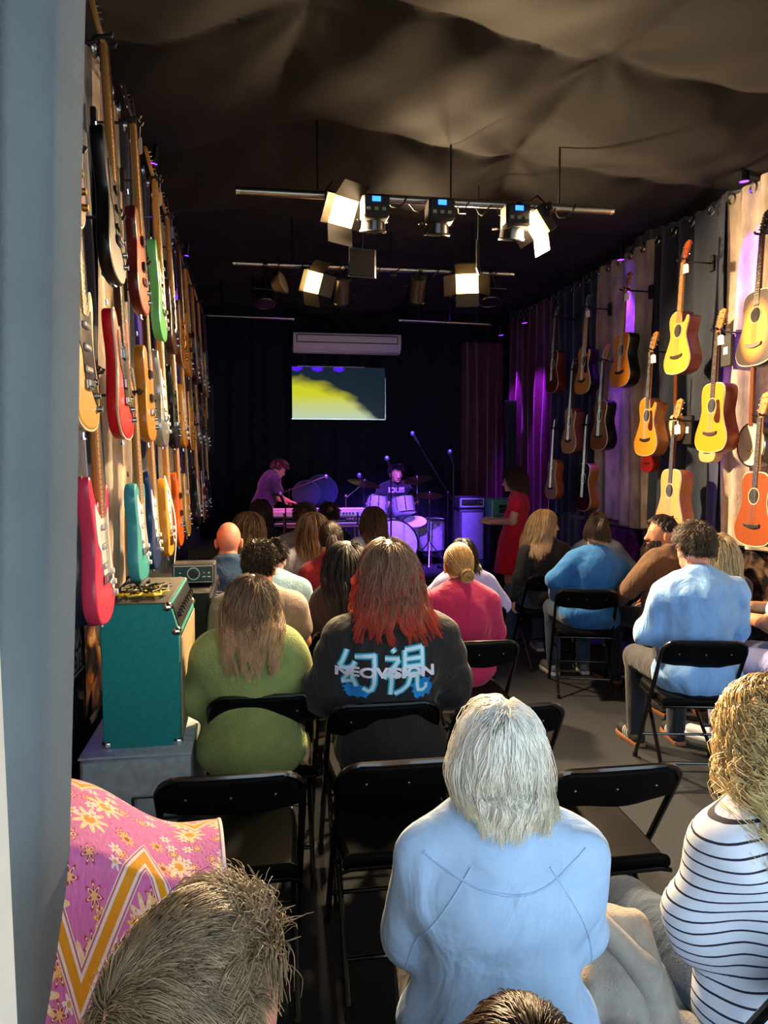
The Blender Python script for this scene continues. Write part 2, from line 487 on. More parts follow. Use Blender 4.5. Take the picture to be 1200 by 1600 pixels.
# the heavy grey entrance curtain beside the camera, and the white jamb in front of it
m_door = M('grey_blackout_cloth', '#728087', .9, var=.10, vscale=5, bump=.25, bscale=450)
ec0, ec1 = at_y(137, 0, .98), at_y(108, 1600, .98)
def door_fn(u, v):
    z = .02 + v * 2.98
    xe = -.017 + ec1.x + (ec0.x - ec1.x) * (z - ec1.z) / (ec0.z - ec1.z)
    xs = XL + .03
    x = xs + (xe - xs) * u
    fold = np.exp(-((u - .80) / .03) ** 2)
    y = .98 - .02 * np.sin(u * 17) * (1 - u) + .075 * fold - .055 * np.exp(-((u - .905) / .06) ** 2) + .06 * np.clip((u - .955) / .045, 0, 1) ** 2 + .004 * np.sin(7 * z + 9 * u)
    return np.stack([x, y, z + 0 * u], 1)
t = thing('entrance_curtain', 'heavy grey blackout curtain hanging at the left beside the doorway', 'curtain')
link('cloth', grid_mesh('cloth', 120, 24, door_fn), m_door, t)
link('hem', grid_mesh('hem', 6, 24, lambda u, v: door_fn(.985 + .015 * u, v) + np.array([0, .012, 0])), m_door, t)
MB().cyl((XL + .02, 1.0, 3.03), (.0, 1.0, 3.03), .016, n=10).build('rail', m_chrome, t)
jl, jb = at_y(-4, 560, .62), at_y(43, 1600, .62)
jx = (jl.x + jb.x) / 2 - .010
mb = MB().box((jx - .06, .62, 1.15), (.12, .05, 2.3), R=Matrix.Rotation(-.012, 3, 'Y'), bev=.004)
struct('trim_1', mb.mesh('jamb'), m_white, 'white painted door jamb at the lower left edge')

# ------------------------------------------------------------------ poster panels low on both walls
def poster_mat(name, cols, scale, seed, dark='#0c0b10'):
    m, g = blank(name, .35)
    tc = g.new('ShaderNodeTexCoord'); mp = g.new('ShaderNodeMapping'); mp.inputs['Location'].default_value = (seed * 3.1, seed * 1.7, 0); mp.inputs['Scale'].default_value = (scale, scale * 1.4, 1)
    g.nt.links.new(tc.outputs['UV'], mp.inputs[0])
    nz = g.new('ShaderNodeTexNoise'); nz.inputs['Scale'].default_value = 1; nz.inputs['Detail'].default_value = 5; nz.inputs['Distortion'].default_value = .8
    g.nt.links.new(mp.outputs[0], nz.inputs['Vector'])
    r = g.new('ShaderNodeValToRGB'); g.nt.links.new(nz.outputs[0], r.inputs[0])
    el = r.color_ramp.elements
    el[0].position = .40; el[0].color = lin(dark); el[1].position = .72; el[1].color = lin(cols[-1])
    for i, c in enumerate(cols[:-1]):
        e = el.new(.50 + .2 * i / max(1, len(cols) - 1)); e.color = lin(c)
    g.nt.links.new(r.outputs[0], g.b.inputs['Base Color'])
    return m
def poster(label, x, y0, y1, z0, z1, mat, sgn):
    t = thing('poster', label, 'poster', (x, (y0 + y1) / 2, z0), 0)
    h = abs(y1 - y0) / 2; H = z1 - z0
    def fn(u, v):
        yy = -h + 2 * h * u
        return np.stack([0 * u + .004 * np.sin(u * 5 + v * 3), yy if sgn > 0 else -yy, v * H], 1)
    link('sheet', grid_mesh('sheet', 8, 8, fn), mat, t)
    MB().box((-sgn * .006, 0, H / 2), (.006, 2 * h + .02, H + .02)).build('backing', m_black, t)
    return t
pl = [(2.55, 3.45, .60, 1.03, ['#3a2a22', '#5a4632'], 'dark brown poster with cream lettering left of the green amplifier'),
      (3.48, 4.15, .55, 1.03, ['#3c2a2a', '#7a4a20', '#8a7a5a'], 'poster with an orange flame shape behind the green amplifier'),
      (2.55, 3.45, .06, .57, ['#2c2030', '#4a2430'], 'dark red poster low on the left wall beside the steel case'),
      (3.48, 4.15, .04, .52, ['#1c2238', '#3a3a52'], 'dark blue poster low on the left wall behind the steel case')]
for i, (a, b, z0, z1, c, lab) in enumerate(pl):
    pt = poster(lab, XL + .035, a, b, z0, z1, poster_mat('poster_l%d' % i, c, 3.2, i + 1), 1)
    if i in (0, 1):
        for j, (tx, zz) in enumerate((('NA', .34), ('EY!', .25)) if i == 0 else ()):
            o = link('lettering', text_mesh(tx, .11, .001, .002), M('poster_cream', '#c9bcae', .6), pt)
            o.rotation_euler = (PI / 2, 0, PI / 2); o.location = (.012, .30, zz + .02)
        if i == 0:
            MB().box((.01, .30, .215), (.002, .26, .010)).build('rule', MATS['poster_cream'], pt)
rp = [(3.9, 4.5, 'poster with a pink scrawled title above small figures at the right edge', ['#5a2a20', '#b89a6a', '#d8c8a8']),
      (4.55, 5.1, 'dark poster behind the bearded man near the brown guitar', ['#40302a', '#7a6a50']),
      (5.15, 5.75, 'poster with small pale faces behind the bearded man', ['#6a2a2a', '#b08a70', '#d8c0a0']),
      (5.8, 6.45, 'gold and black poster of many small faces on the right wall', ['#6a4a20', '#b89a60']),
      (6.5, 7.1, 'magenta and black poster behind the blue sweater', ['#5a1838', '#9a3a6a']),
      (7.15, 7.8, 'dim violet poster low on the right wall near the stage', ['#2a1838', '#5a2a5a'])]
for i, (a, b, lab, c) in enumerate(rp):
    pt = poster(lab, XR - .035, a, b, .35, 1.06, poster_mat('poster_r%d' % i, c, 6.5, i + 11), -1)
    if i == 0:
        for tx, zz in (('PINK', .60), ('FLOYD', .49)):
            o = link('lettering', text_mesh(tx, .15, .001, .002, .9), M('poster_pink', '#b84ab8', .6), pt)
            o.rotation_euler = (PI / 2, 0, -PI / 2); o.location = (-.012, 0, zz)
struct('trim_2', MB().box((XR - .02, 5.9, 1.09), (.03, 4.4, .03)).mesh('rail'), M('grey_rail', '#8a8d94', .5), 'grey rail along the top of the posters on the right')
# ================================================================== guitars
def smooth_loop(pts, sub=3):
    n = len(pts); out = []
    P = [Vector(p) for p in pts]
    for i in range(n):
        a, b, c, d = P[i - 1], P[i], P[(i + 1) % n], P[(i + 2) % n]
        for k in range(sub):
            t = k / sub
            q = .5 * ((2 * b) + (c - a) * t + (2 * a - 5 * b + 4 * c - d) * t * t + (3 * b - a - 3 * c + d) * t ** 3)
            out.append((q.x, q.y))
    return out
OUT = {
 'strat': [(.03,-.41),(.06,-.425),(.09,-.39),(.125,-.335),(.155,-.335),(.165,-.38),(.145,-.46),(.125,-.53),(.135,-.60),(.162,-.68),(.162,-.75),(.125,-.80),(.06,-.822),(-.03,-.825),(-.10,-.805),(-.155,-.745),(-.16,-.67),(-.135,-.60),(-.115,-.53),(-.13,-.46),(-.145,-.40),(-.135,-.365),(-.11,-.37),(-.08,-.42),(-.045,-.435),(-.03,-.42)],
 'tele': [(.03,-.395),(.08,-.375),(.13,-.39),(.155,-.44),(.14,-.51),(.13,-.56),(.15,-.64),(.162,-.72),(.135,-.78),(.07,-.805),(0,-.81),(-.07,-.805),(-.135,-.78),(-.162,-.72),(-.15,-.64),(-.125,-.57),(-.13,-.5),(-.15,-.43),(-.14,-.385),(-.11,-.385),(-.08,-.43),(-.04,-.445),(-.03,-.42)],
 'lp': [(.03,-.385),(.08,-.37),(.125,-.385),(.142,-.43),(.13,-.49),(.125,-.53),(.145,-.60),(.168,-.68),(.155,-.755),(.10,-.80),(0,-.812),(-.10,-.80),(-.155,-.755),(-.168,-.68),(-.145,-.60),(-.12,-.53),(-.125,-.48),(-.148,-.425),(-.14,-.39),(-.11,-.395),(-.075,-.44),(-.04,-.455),(-.03,-.42)],
 'double': [(.03,-.40),(.06,-.415),(.09,-.375),(.12,-.35),(.15,-.365),(.15,-.42),(.125,-.50),(.13,-.56),(.16,-.66),(.165,-.73),(.13,-.79),(.06,-.815),(0,-.818),(-.06,-.815),(-.13,-.79),(-.165,-.73),(-.16,-.66),(-.13,-.56),(-.125,-.50),(-.15,-.42),(-.15,-.365),(-.12,-.35),(-.09,-.375),(-.06,-.415),(-.03,-.40)],
 'dread': [(0,-.365),(.09,-.37),(.135,-.40),(.143,-.46),(.132,-.53),(.132,-.58),(.155,-.65),(.192,-.73),(.195,-.79),(.155,-.845),(.07,-.866),(0,-.869),(-.07,-.866),(-.155,-.845),(-.195,-.79),(-.192,-.73),(-.155,-.65),(-.132,-.58),(-.132,-.53),(-.143,-.46),(-.135,-.40),(-.09,-.37)],
 'om': [(0,-.375),(.08,-.38),(.13,-.41),(.138,-.46),(.118,-.53),(.112,-.575),(.14,-.64),(.182,-.72),(.19,-.78),(.15,-.84),(.07,-.862),(0,-.866),(-.07,-.862),(-.15,-.84),(-.19,-.78),(-.182,-.72),(-.14,-.64),(-.112,-.575),(-.118,-.53),(-.138,-.46),(-.13,-.41),(-.08,-.38)],
}
OUT['cut'] = OUT['om'][:-4] + [(-.118,-.53),(-.135,-.485),(-.140,-.445),(-.118,-.425),(-.085,-.465),(-.045,-.47),(-.03,-.40)]
OUT = {k: smooth_loop(v) for k, v in OUT.items()}
def scaled(pts, f, cz): return [(x * f, cz + (z - cz) * f) for x, z in pts]

def finish(name, hexc, edge=None, grain=0):
    """lacquer; edge = painted sunburst rim colour; grain = wood grain running along the strings"""
    if name in MATS: return MATS[name]
    m, g = blank(name, .30); MATS[name] = m
    g.b.inputs['Coat Weight'].default_value = .08; g.b.inputs['Coat Roughness'].default_value = .12; g.b.inputs['Specular IOR Level'].default_value = .3
    tc = g.new('ShaderNodeTexCoord'); mp = g.new('ShaderNodeMapping'); mp.inputs['Scale'].default_value = (60, 60, 3)
    g.nt.links.new(tc.outputs['Object'], mp.inputs[0])
    nz = g.new('ShaderNodeTexNoise'); nz.inputs['Scale'].default_value = 1; nz.inputs['Detail'].default_value = 3; nz.inputs['Distortion'].default_value = .6
    g.nt.links.new(mp.outputs[0], nz.inputs['Vector'])
    c = lin(hexc); dk = tuple(x * (1 - grain) for x in c[:3]) + (1,)
    base = g.mix(nz.outputs[0], dk, c)
    if edge:
        sp = g.new('ShaderNodeSeparateXYZ'); g.nt.links.new(tc.outputs['Object'], sp.inputs[0])
        X = g.math('DIVIDE', sp.outputs[0], .175); Z = g.math('DIVIDE', g.math('ADD', sp.outputs[2], .63), .235)
        r = g.math('SQRT', g.math('ADD', g.math('MULTIPLY', X, X), g.math('MULTIPLY', Z, Z)))
        mr = g.new('ShaderNodeMapRange'); mr.inputs['From Min'].default_value = .55; mr.inputs['From Max'].default_value = 1.0
        mr.interpolation_type = 'SMOOTHSTEP'; g.nt.links.new(r, mr.inputs[0])
        base = g.mix(mr.outputs[0], base, lin(edge))
    g.nt.links.new(base, g.b.inputs['Base Color'])
    return m
m_maple = finish('maple_neck', '#c98f4a', grain=.15); m_rosew = finish('rosewood', '#3a2218', grain=.4); m_mahog = finish('mahogany_neck', '#6b3a20', grain=.3)
m_string = M('steel_string', '#b8b4a8', .3, 1); m_fret = M('fret_wire', '#d8d6cc', .25, 1); m_tag = M('white_card', '#e6e6ea', .7, var=.03)
m_hole = M('soundhole_dark', '#120c08', .9); m_ebony = M('ebony', '#15110f', .45); m_cream = M('cream_plastic', '#e0d3ac', .4); m_wht = M('white_plastic', '#dcdfe0', .35)
m_blk = M('black_guard', '#101012', .25); m_tort = M('red_tortoise', '#3c120c', .25); m_gold = M('gold_hardware', '#c9a24a', .25, 1)
_GM = {}
def gm(key, fn):
    if key not in _GM: _GM[key] = fn()
    return _GM[key]
def neck_mesh(jz):
    n = 8; vs = []; fs = []
    for z, w, dp in ((.0, .0215, .021), (jz - .04, .028, .024), (jz - .09, .028, .03)):
        for k in range(n):
            a = PI * k / (n - 1); vs.append((w * math.cos(a), -dp * math.sin(a), z))
    for i in range(2):
        for k in range(n): fs.append((i * n + k, i * n + (k + 1) % n, i * n + n + (k + 1) % n, i * n + n + k)[::-1])
    fs.append(tuple(range(n))); fs.append(tuple(reversed(range(2 * n, 3 * n))))
    return MB().add(vs, fs).mesh('neck')
def board_mesh(zend):
    vs = [(-.0215, 0, 0), (.0215, 0, 0), (.028, 0, zend), (-.028, 0, zend), (-.0205, .006, 0), (.0205, .006, 0), (.027, .006, zend), (-.027, .006, zend)]
    return MB().add(vs, [(0, 1, 2, 3), (7, 6, 5, 4), (0, 4, 5, 1), (1, 5, 6, 2), (2, 6, 7, 3), (3, 7, 4, 0)]).mesh('board', False)
def frets_mesh(zend, scale=.648):
    mb = MB()
    for i in range(1, 22):
        z = -scale * (1 - 2 ** (-i / 12))
        if z < zend + .005: break
        w = .0215 + .0065 * z / zend; mb.box((0, .0068, z), (2 * w * .97, .0022, .0024))
    for i in (3, 5, 7, 9, 12):
        z = -scale * (1 - 2 ** (-(i - .5) / 12)); mb.box((0, .0063, z), (.008, .001, .008))
    return mb.mesh('frets', False)
def strings_mesh(zb):
    mb = MB()
    for i in range(6):
        a = (-.0175 + .007 * i); b = (-.026 + .0104 * i)
        mb.tube([(a * .8, .0, .12 - .0 * i), (a, .0095, 0), (b, .0125, zb)], .0007, 3)
    return mb.mesh('strings', False)
HEADS = {
 'inline': [(.022, 0), (.027, .03), (.040, .045), (.046, .075), (.038, .155), (.020, .180), (-.012, .178), (-.022, .160), (-.030, .06), (-.022, .02)],
 'three': [(.022, 0), (.026, .025), (.036, .04), (.040, .165), (.022, .172), (0, .180), (-.022, .172), (-.040, .165), (-.036, .04), (-.026, .025), (-.022, 0)],
}
def head_mesh(kind, back=.20):
    mb = MB(); mb.T = Matrix.Rotation(back, 4, 'X') if True else Matrix()
    mb.prism(HEADS[kind], -.014, .002, .003)
    return mb.mesh('headstock')
def pegs_mesh(kind, back=.20):
    mb = MB(); mb.T = Matrix.Rotation(back, 4, 'X')
    for i in range(6):
        if kind == 'inline':
            z = .045 + .022 * i; xe = -.031 + .0012 * i; px = .002 + .0 * i; sg = -1
        else:
            sg = -1 if i % 2 else 1; z = .055 + .042 * (i // 2); xe = sg * .039; px = sg * .022
        mb.cyl((px, .001, z), (px, .016, z), .004, n=6)
        mb.cyl((xe, -.008, z), (xe + sg * .016, -.008, z), .003, n=5)
        mb.ball((xe + sg * .022, -.008, z), (.008, .004, .007), 6, 4)
    return mb.mesh('pegs')
def tag_part(root, mat=None, s=1):
    mb = MB(); w, h = .024 * s, .07 * s
    pts = [(-w, -h), (w, -h), (w, -.012), (w * .6, 0), (-w * .6, 0), (-w, -.012)]
    mb.prism(pts, -.0008, .0008)
    o = link('price_tag', mb.mesh('tag', False), mat or m_tag, root); o.location = (-.062, .012, -.03); o.rotation_euler = (0, .1, .5)
    o2 = link('tag_string', gm('tagstr', lambda: MB().tube([(-.02, .004, .05), (-.05, .02, .03), (-.062, .012, -.03)], .0012, 4).mesh('s')), m_tag, root)
def electric(label, body, mat, loc, rz, guard=None, neck='maple', pick='single', group=None, tg=False, binding=None, hw=None, tilt=.04, sc=1, name='electric_guitar'):
    r = thing(name, label, 'guitar', loc, 0, group); r.rotation_euler = (tilt, 0, rz); r.scale = (sc,) * 3
    th = .046
    link('body', gm(('b', body), lambda: MB().prism(OUT[body], -.046, 0, .009).mesh('body')), mat, r)
    if binding: link('binding', gm(('bd', body), lambda: MB().prism(scaled(OUT[body], 1.012, -.61), -.010, -.003, 0).mesh('bind')), binding, r)
    if guard:
        gp = [(-.02, -.45), (.05, -.46), (.095, -.42), (.11, -.45), (.09, -.55), (.05, -.58), (.03, -.66), (-.05, -.69), (-.11, -.73), (-.13, -.70), (-.105, -.60), (-.09, -.52), (-.10, -.44), (-.06, -.47)]
        link('pickguard', gm('guard', lambda: MB().prism(smooth_loop(gp, 2), 0, .0025, 0).mesh('g', False)), guard, r)
    hwm = hw or m_chrome
    if pick == 'single':
        pm = gm('psingle', lambda: MB().box((0, .006, 0), (.075, .010, .018), bev=.004).mesh('p'))
        zs = (-.50, -.565, -.63); pmat = m_wht if guard is not m_blk else m_blk
    else:
        pm = gm('phum', lambda: MB().box((0, .007, 0), (.07, .014, .038), bev=.004).mesh('p')); zs = (-.50, -.61); pmat = hwm if binding else m_blk
    for z in zs:
        o = link('pickup', pm, pmat, r); o.location = (0, 0, z)
    link('bridge', gm('ebridge', lambda: MB().box((0, .006, -.675), (.075, .010, .03), bev=.003).box((0, .012, -.672), (.06, .008, .016)).mesh('br')), hwm, r)
    km = gm('knob', lambda: MB().cyl((0, 0, 0), (0, .014, 0), .0115, .0095, 10).mesh('k'))
    for x, z in ((-.075, -.66), (-.10, -.70), (-.115, -.74)):
        o = link('knob', km, m_wht if (guard is m_wht) else hwm, r); o.location = (x, .001, z)
    link('neck', gm(('n', 'e'), lambda: neck_mesh(-.40)), m_maple if neck == 'maple' else m_mahog, r)
    link('fretboard', gm(('fb', 'e'), lambda: board_mesh(-.47)), m_maple if neck == 'maple' else m_rosew, r)
    link('frets', gm(('fr', 'e'), lambda: frets_mesh(-.47)), m_fret, r)['kind'] = 'stuff'
    hk = 'three' if pick == 'hum' and body in ('lp', 'double') else 'inline'
    link('headstock', gm(('h', hk), lambda: head_mesh(hk)), m_maple if hk == 'inline' and neck == 'maple' else (m_rosew if hk == 'three' else m_mahog), r)
    link('tuning_pegs', gm(('tp', hk), lambda: pegs_mesh(hk)), hwm, r)['kind'] = 'stuff'
    link('strings', gm(('s', 'e'), lambda: strings_mesh(-.675)), m_string, r)['kind'] = 'stuff'
    link('strap_button', gm('sb', lambda: MB().cyl((0, -.023, -.815), (0, -.023, -.832), .004, n=6).cyl((0, -.023, -.832), (0, -.023, -.837), .009, n=8).cyl((.15, -.023, -.345), (.155, -.023, -.325), .004, n=6).mesh('sb')), hwm, r)
    if tg: tag_part(r)
    return r
def acoustic(label, body, top, side, loc, rz, guard=None, neckm=None, headm=None, boardm=None, group=None, tg=False, sc=1, tilt=.045, th=.105, hole=True, name='acoustic_guitar', moustache=True):
    r = thing(name, label, 'guitar', loc, 0, group); r.rotation_euler = (tilt, 0, rz); r.scale = (sc,) * 3
    link('body', gm(('ab', body, th), lambda: MB().prism(OUT[body], -th, 0, .006).mesh('body')), side, r)
    link('soundboard', gm(('at', body), lambda: MB().prism(scaled(OUT[body], .985, -.62), -.001, .0035, .0012).mesh('top')), top, r)
    link('binding', gm(('abd', body), lambda: MB().prism(scaled(OUT[body], 1.006, -.62), -.006, .0008, 0).mesh('bind')), m_cream, r)
    if hole:
        link('soundhole', gm('hole', lambda: MB().cyl((0, .0036, -.53), (0, .0045, -.53), .050, n=24).mesh('h', False)), m_hole, r)
        link('rosette', gm('ros', lambda: MB().torus((0, .0042, -.53), .056, .0035, (0, 1, 0), 24, 4).mesh('r')), m_cream, r)
    bp = [(-.085, -.715), (-.04, -.722), (0, -.728), (.04, -.722), (.085, -.715), (.08, -.738), (.04, -.748), (0, -.752), (-.04, -.748), (-.08, -.738)]
    link('bridge', gm('abr', lambda: MB().prism(bp, .003, .013, .003).box((0, .014, -.727), (.07, .006, .003)).mesh('b')), m_ebony, r)
    if guard:
        gp = [(-.045, -.50), (-.062, -.53), (-.055, -.58), (-.035, -.62), (-.06, -.655), (-.105, -.655), (-.112, -.60), (-.10, -.54), (-.085, -.49)]
        link('pickguard', gm('agd', lambda: MB().prism(smooth_loop(gp, 2), .0035, .0055, 0).mesh('g', False)), guard, r)
    link('neck', gm(('n', 'a'), lambda: neck_mesh(-.37)), neckm or m_mahog, r)
    link('fretboard', gm(('fb', 'a'), lambda: board_mesh(-.475)), boardm or m_rosew, r)
    link('frets', gm(('fr', 'a'), lambda: frets_mesh(-.475)), m_fret, r)['kind'] = 'stuff'
    link('headstock', gm(('h', 'three'), lambda: head_mesh('three')), headm or m_mahog, r)
    link('tuning_pegs', gm(('tp', 'three'), lambda: pegs_mesh('three')), m_chrome, r)['kind'] = 'stuff'
    link('strings', gm(('s', 'a'), lambda: strings_mesh(-.727)), m_string, r)['kind'] = 'stuff'
    if tg: tag_part(r, s=1.0)
    return r
def hanger(label, nut, wallx, z=None):
    d = nut.x - wallx; sg = 1 if d > 0 else -1; L = abs(d)
    t = thing('guitar_hanger', label, 'hanger', (wallx, nut.y, nut.z), 0, 'guitar hangers on the side walls')
    MB().box((sg * .012, 0, .0), (.024, .055, .12), bev=.006).build('wall_plate', m_blackplastic, t)
    MB().tube([(sg * .02, 0, 0), (sg * (L - .05), 0, .005), (sg * (L - .03), 0, .012)], .0065, 8).build('arm', m_blackmetal, t)
    mb = MB()
    for s in (-1, 1):
        mb.tube([(sg * (L - .03), 0, .012), (sg * (L - .03), s * .028, .010), (sg * (L - .02), s * .033, .012), (sg * (L + .025), s * .033, .016), (sg * (L + .03), s * .033, .028)], .0075, 8)
    mb.build('yoke', m_blackplastic, t)

XG = -.53                                    # plane of the electric guitars
ZTOP, ZMID, ZLOW = 3.16, 2.60, 1.98
fin = lambda n, h, e=None, g=0: finish(n, h, e, g)
GL = [  # row z, y, outline, finish, guard, neck, pickups, binding, tag, description
 (ZTOP, 2.24, 'lp', fin('flame_burst', '#c0520f', '#3a0d04', .35), None, 'rose', 'hum', m_cream, 0, 'orange sunburst electric guitar with cream binding, topmost beside the grey curtain'),
 (ZTOP, 2.93, 'strat', fin('gloss_black', '#0d0e10'), m_blk, 'maple', 'single', None, 0, 'black electric guitar with pale maple neck, tallest headstock on the left wall'),
 (ZTOP, 3.58, 'lp', fin('orange_burst', '#b5431a', '#5a1408', .25), None, 'maple', 'hum', None, 1, 'orange-red electric guitar third along the top row of the left wall'),
 (ZTOP, 4.28, 'strat', fin('seafoam', '#5cae6a'), m_wht, 'maple', 'single', None, 1, 'mint green electric guitar in the top row of the left wall'),
 (ZTOP, 4.90, 'tele', fin('walnut_brown', '#4a2a18', None, .4), m_blk, 'maple', 'single', None, 1, 'dark walnut electric guitar just past the mint green one'),
 (ZTOP, 5.55, 'lp', fin('amber_flame', '#d98a1e', '#7a3a08', .35), None, 'rose', 'hum', m_cream, 0, 'amber flamed electric guitar in the top row past the walnut one'),
 (ZTOP, 6.15, 'double', fin('honey', '#b8802e', None, .2), None, 'maple', 'hum', None, 0, 'honey coloured double-horned electric guitar in the top row'),
 (ZTOP, 6.80, 'tele', fin('wine', '#3f0d16'), m_wht, 'maple', 'single', None, 0, 'wine red electric guitar far along the top row'),
 (ZTOP, 7.45, 'strat', fin('vintage_burst', '#b5651d', '#1a0a05'), m_wht, 'maple', 'single', None, 0, 'two-tone sunburst electric guitar far along the top row'),
 (ZTOP, 8.10, 'lp', fin('gold_top', '#a07a30'), None, 'rose', 'hum', m_cream, 0, 'gold topped electric guitar, last of the top row by the stage'),
 (ZMID, 2.42, 'tele', fin('butter', '#d9a441', None, .12), M('plum_guard', '#1c1030', .2), 'maple', 'single', m_cream, 1, 'butter yellow electric guitar with dark plum pickguard half hidden by the curtain'),
 (ZMID, 3.06, 'double', fin('cherry_red', '#c4101c', None, .05), m_blk, 'rose', 'hum', m_cream, 0, 'glossy cherry red electric guitar with cream edge and rosewood neck'),
 (ZMID, 3.74, 'tele', fin('butterscotch', '#b5761f', None, .2), None, 'rose', 'hum', None, 0, 'butterscotch electric guitar hanging between the red and the silver one'),
 (ZMID, 4.28, 'strat', M('silver_sparkle', '#8f9290', .3, .6, coat=.5), m_wht, 'maple', 'single', None, 1, 'silver grey electric guitar below the mint green one'),
 (ZMID, 4.92, 'strat', MATS['gloss_black'], m_blk, 'maple', 'single', None, 0, 'black electric guitar with black pickguard in the middle row'),
 (ZMID, 5.55, 'tele', MATS['honey'], m_wht, 'maple', 'single', None, 0, 'honey coloured single-cut electric guitar in the middle row'),
 (ZMID, 6.20, 'lp', MATS['amber_flame'], None, 'rose', 'hum', m_cream, 0, 'amber single-cut electric guitar in the middle row past the honey one'),
 (ZMID, 6.85, 'strat', MATS['vintage_burst'], m_wht, 'maple', 'single', None, 0, 'sunburst electric guitar far along the middle row'),
 (ZMID, 7.50, 'double', MATS['wine'], None, 'rose', 'hum', None, 0, 'dark wine double-horned electric guitar far along the middle row'),
 (ZMID, 8.15, 'tele', MATS['butterscotch'], m_blk, 'maple', 'single', None, 0, 'butterscotch electric guitar, last of the middle row by the stage'),
 (ZLOW, 2.68, 'strat', fin('fiesta_pink', '#d63a5a'), m_wht, 'maple', 'single', None, 0, 'bright pink electric guitar with white pickguard above the green amplifier'),
 (ZLOW, 3.48, 'tele', fin('teal_gloss', '#3f9a9c'), m_wht, 'maple', 'single', None, 0, 'teal electric guitar with white pickguard above the green amplifier'),
 (ZLOW, 4.00, 'strat', fin('navy_gloss', '#14305c'), m_wht, 'maple', 'single', None, 1, 'navy blue electric guitar between the teal and the yellow one'),
 (ZLOW, 4.42, 'tele', fin('blonde', '#d2952f', None, .12), m_wht, 'maple', 'single', None, 1, 'yellow blonde electric guitar above the small amplifier head'),
 (ZLOW, 5.0, 'double', fin('bright_orange', '#cf5a12', None, .1), None, 'maple', 'hum', None, 0, 'bright orange electric guitar past the yellow one in the low row'),
 (ZLOW, 5.62, 'lp', MATS['gold_top'], None, 'rose', 'hum', m_cream, 0, 'gold electric guitar in the low row past the orange one'),
 (ZLOW, 6.50, 'strat', MATS['gloss_black'], m_wht, 'maple', 'single', None, 0, 'black electric guitar with white pickguard far along the low row'),
 (ZLOW, 7.15, 'lp', MATS['flame_burst'], None, 'rose', 'hum', m_cream, 0, 'sunburst single-cut electric guitar far along the low row'),
 (ZLOW, 7.80, 'tele', MATS['wine'], m_blk, 'maple', 'single', None, 0, 'wine red electric guitar, last of the low row by the stage'),
]
for (z, y, o, f, g, nk, pk, bd, tg, lab) in GL:
    dx = .012 * math.sin(y * 9)
    electric(lab, o, f, (XG + dx, y, z), -PI / 2, g, nk, pk, 'electric guitars on the left wall', tg, bd, m_gold if 'amber' in lab or 'orange sunburst' in lab else None)
    hanger('black hanger holding the ' + lab.split(' electric')[0] + (' guitar, ' + ('top' if z == ZTOP else 'middle' if z == ZMID else 'low') + ' row' + (', by the stage' if 'by the stage' in lab else ', farther along' if 'far along' in lab else '')), Vector((XG + dx, y, z)), XL + .10)

# ---- acoustic guitars on the right wall
w_spruce = fin('spruce', '#e0a040', None, .12); w_pale = fin('pale_spruce', '#cfa468', None, .1); w_honey = fin('honey_spruce', '#dd8a22', None, .1)
w_burst = fin('acoustic_burst', '#e08a1c', '#2a1408', .1); w_brown = fin('brown_top', '#8a4a1e', None, .2); w_mah = fin('red_mahogany', '#6a2410', None, .3)
w_zebra = fin('zebra_side', '#a9652e', None, .55); w_rose = fin('rose_side', '#7c3c30', None, .3); w_dark = fin('dark_side', '#17100e', None, .3); w_orange = fin('orange_head', '#c05a1c', None, .2)
w_mahtop = fin('mahogany_top', '#8a4626', None, .25); w_dim = fin('dim_brown', '#7a3418', None, .25); w_rust = fin('rust_side', '#a8502a', None, .3)
XA = 3.10
GR = [  # px of nut, py of head top, py of bottom, outline, top, side, guard, neck, head, tag, board, description
 (1192, 325, 569, 'dread', w_burst, w_dark, None, None, w_dark, 0, None, 'sunburst acoustic guitar with dark rim at the right edge of the photo'),
 (1068, 374, 583, 'cut', w_spruce, w_rose, None, m_maple, w_orange, 1, m_maple, 'golden cutaway acoustic guitar with orange headstock, high before the navy curtain'),
 (1122, 481, 707, 'dread', w_honey, w_mah, m_tort, m_mahog, m_maple, 1, None, 'honey dreadnought guitar with red pickguard and red mahogany sides'),
 (1055, 622, 838, 'dread', w_pale, w_zebra, None, m_mahog, m_maple, 1, None, 'pale spruce acoustic guitar with striped sides above the bearded man'),
 (1189, 612, 856, 'dread', w_mahtop, w_mah, None, m_maple, m_maple, 0, None, 'brown mahogany acoustic guitar, lowest at the right edge'),
 (977, 424, 604, 'om', w_honey, w_dark, None, None, w_orange, 1, m_maple, 'orange topped acoustic guitar with black sides before the purple-lit curtain'),
 (1018, 517, 713, 'cut', w_honey, w_zebra, m_tort, m_maple, m_maple, 1, None, 'honey cutaway guitar with red pickguard and wavy striped sides'),
 (943, 537, 704, 'om', w_brown, w_dark, None, m_mahog, m_maple, 0, None, 'brown acoustic guitar with dark sides and side controls, centre of the acoustic wall'),
 (917, 455, 615, 'cut', w_spruce, w_dark, m_blk, m_maple, w_dark, 1, m_maple, 'slim yellow cutaway guitar with black pickguard, upper far row'),
 (895, 554, 709, 'cut', w_pale, w_rose, None, m_mahog, w_dark, 0, None, 'pale cutaway guitar with rosy sides hanging below the slim yellow one'),
 (917, 640, 800, 'om', w_dark, w_zebra, None, m_mahog, w_dark, 0, None, 'dark topped acoustic guitar with striped wooden sides, low on the right wall'),
 (866, 649, 781, 'om', w_pale, w_rust, None, m_mahog, w_dark, 0, None, 'small pale acoustic guitar with rust sides, lowest near the stage'),
 (868, 474, 613, 'om', w_dim, w_mah, None, m_mahog, w_dark, 0, None, 'dim red-brown acoustic guitar before the maroon curtain'),
]
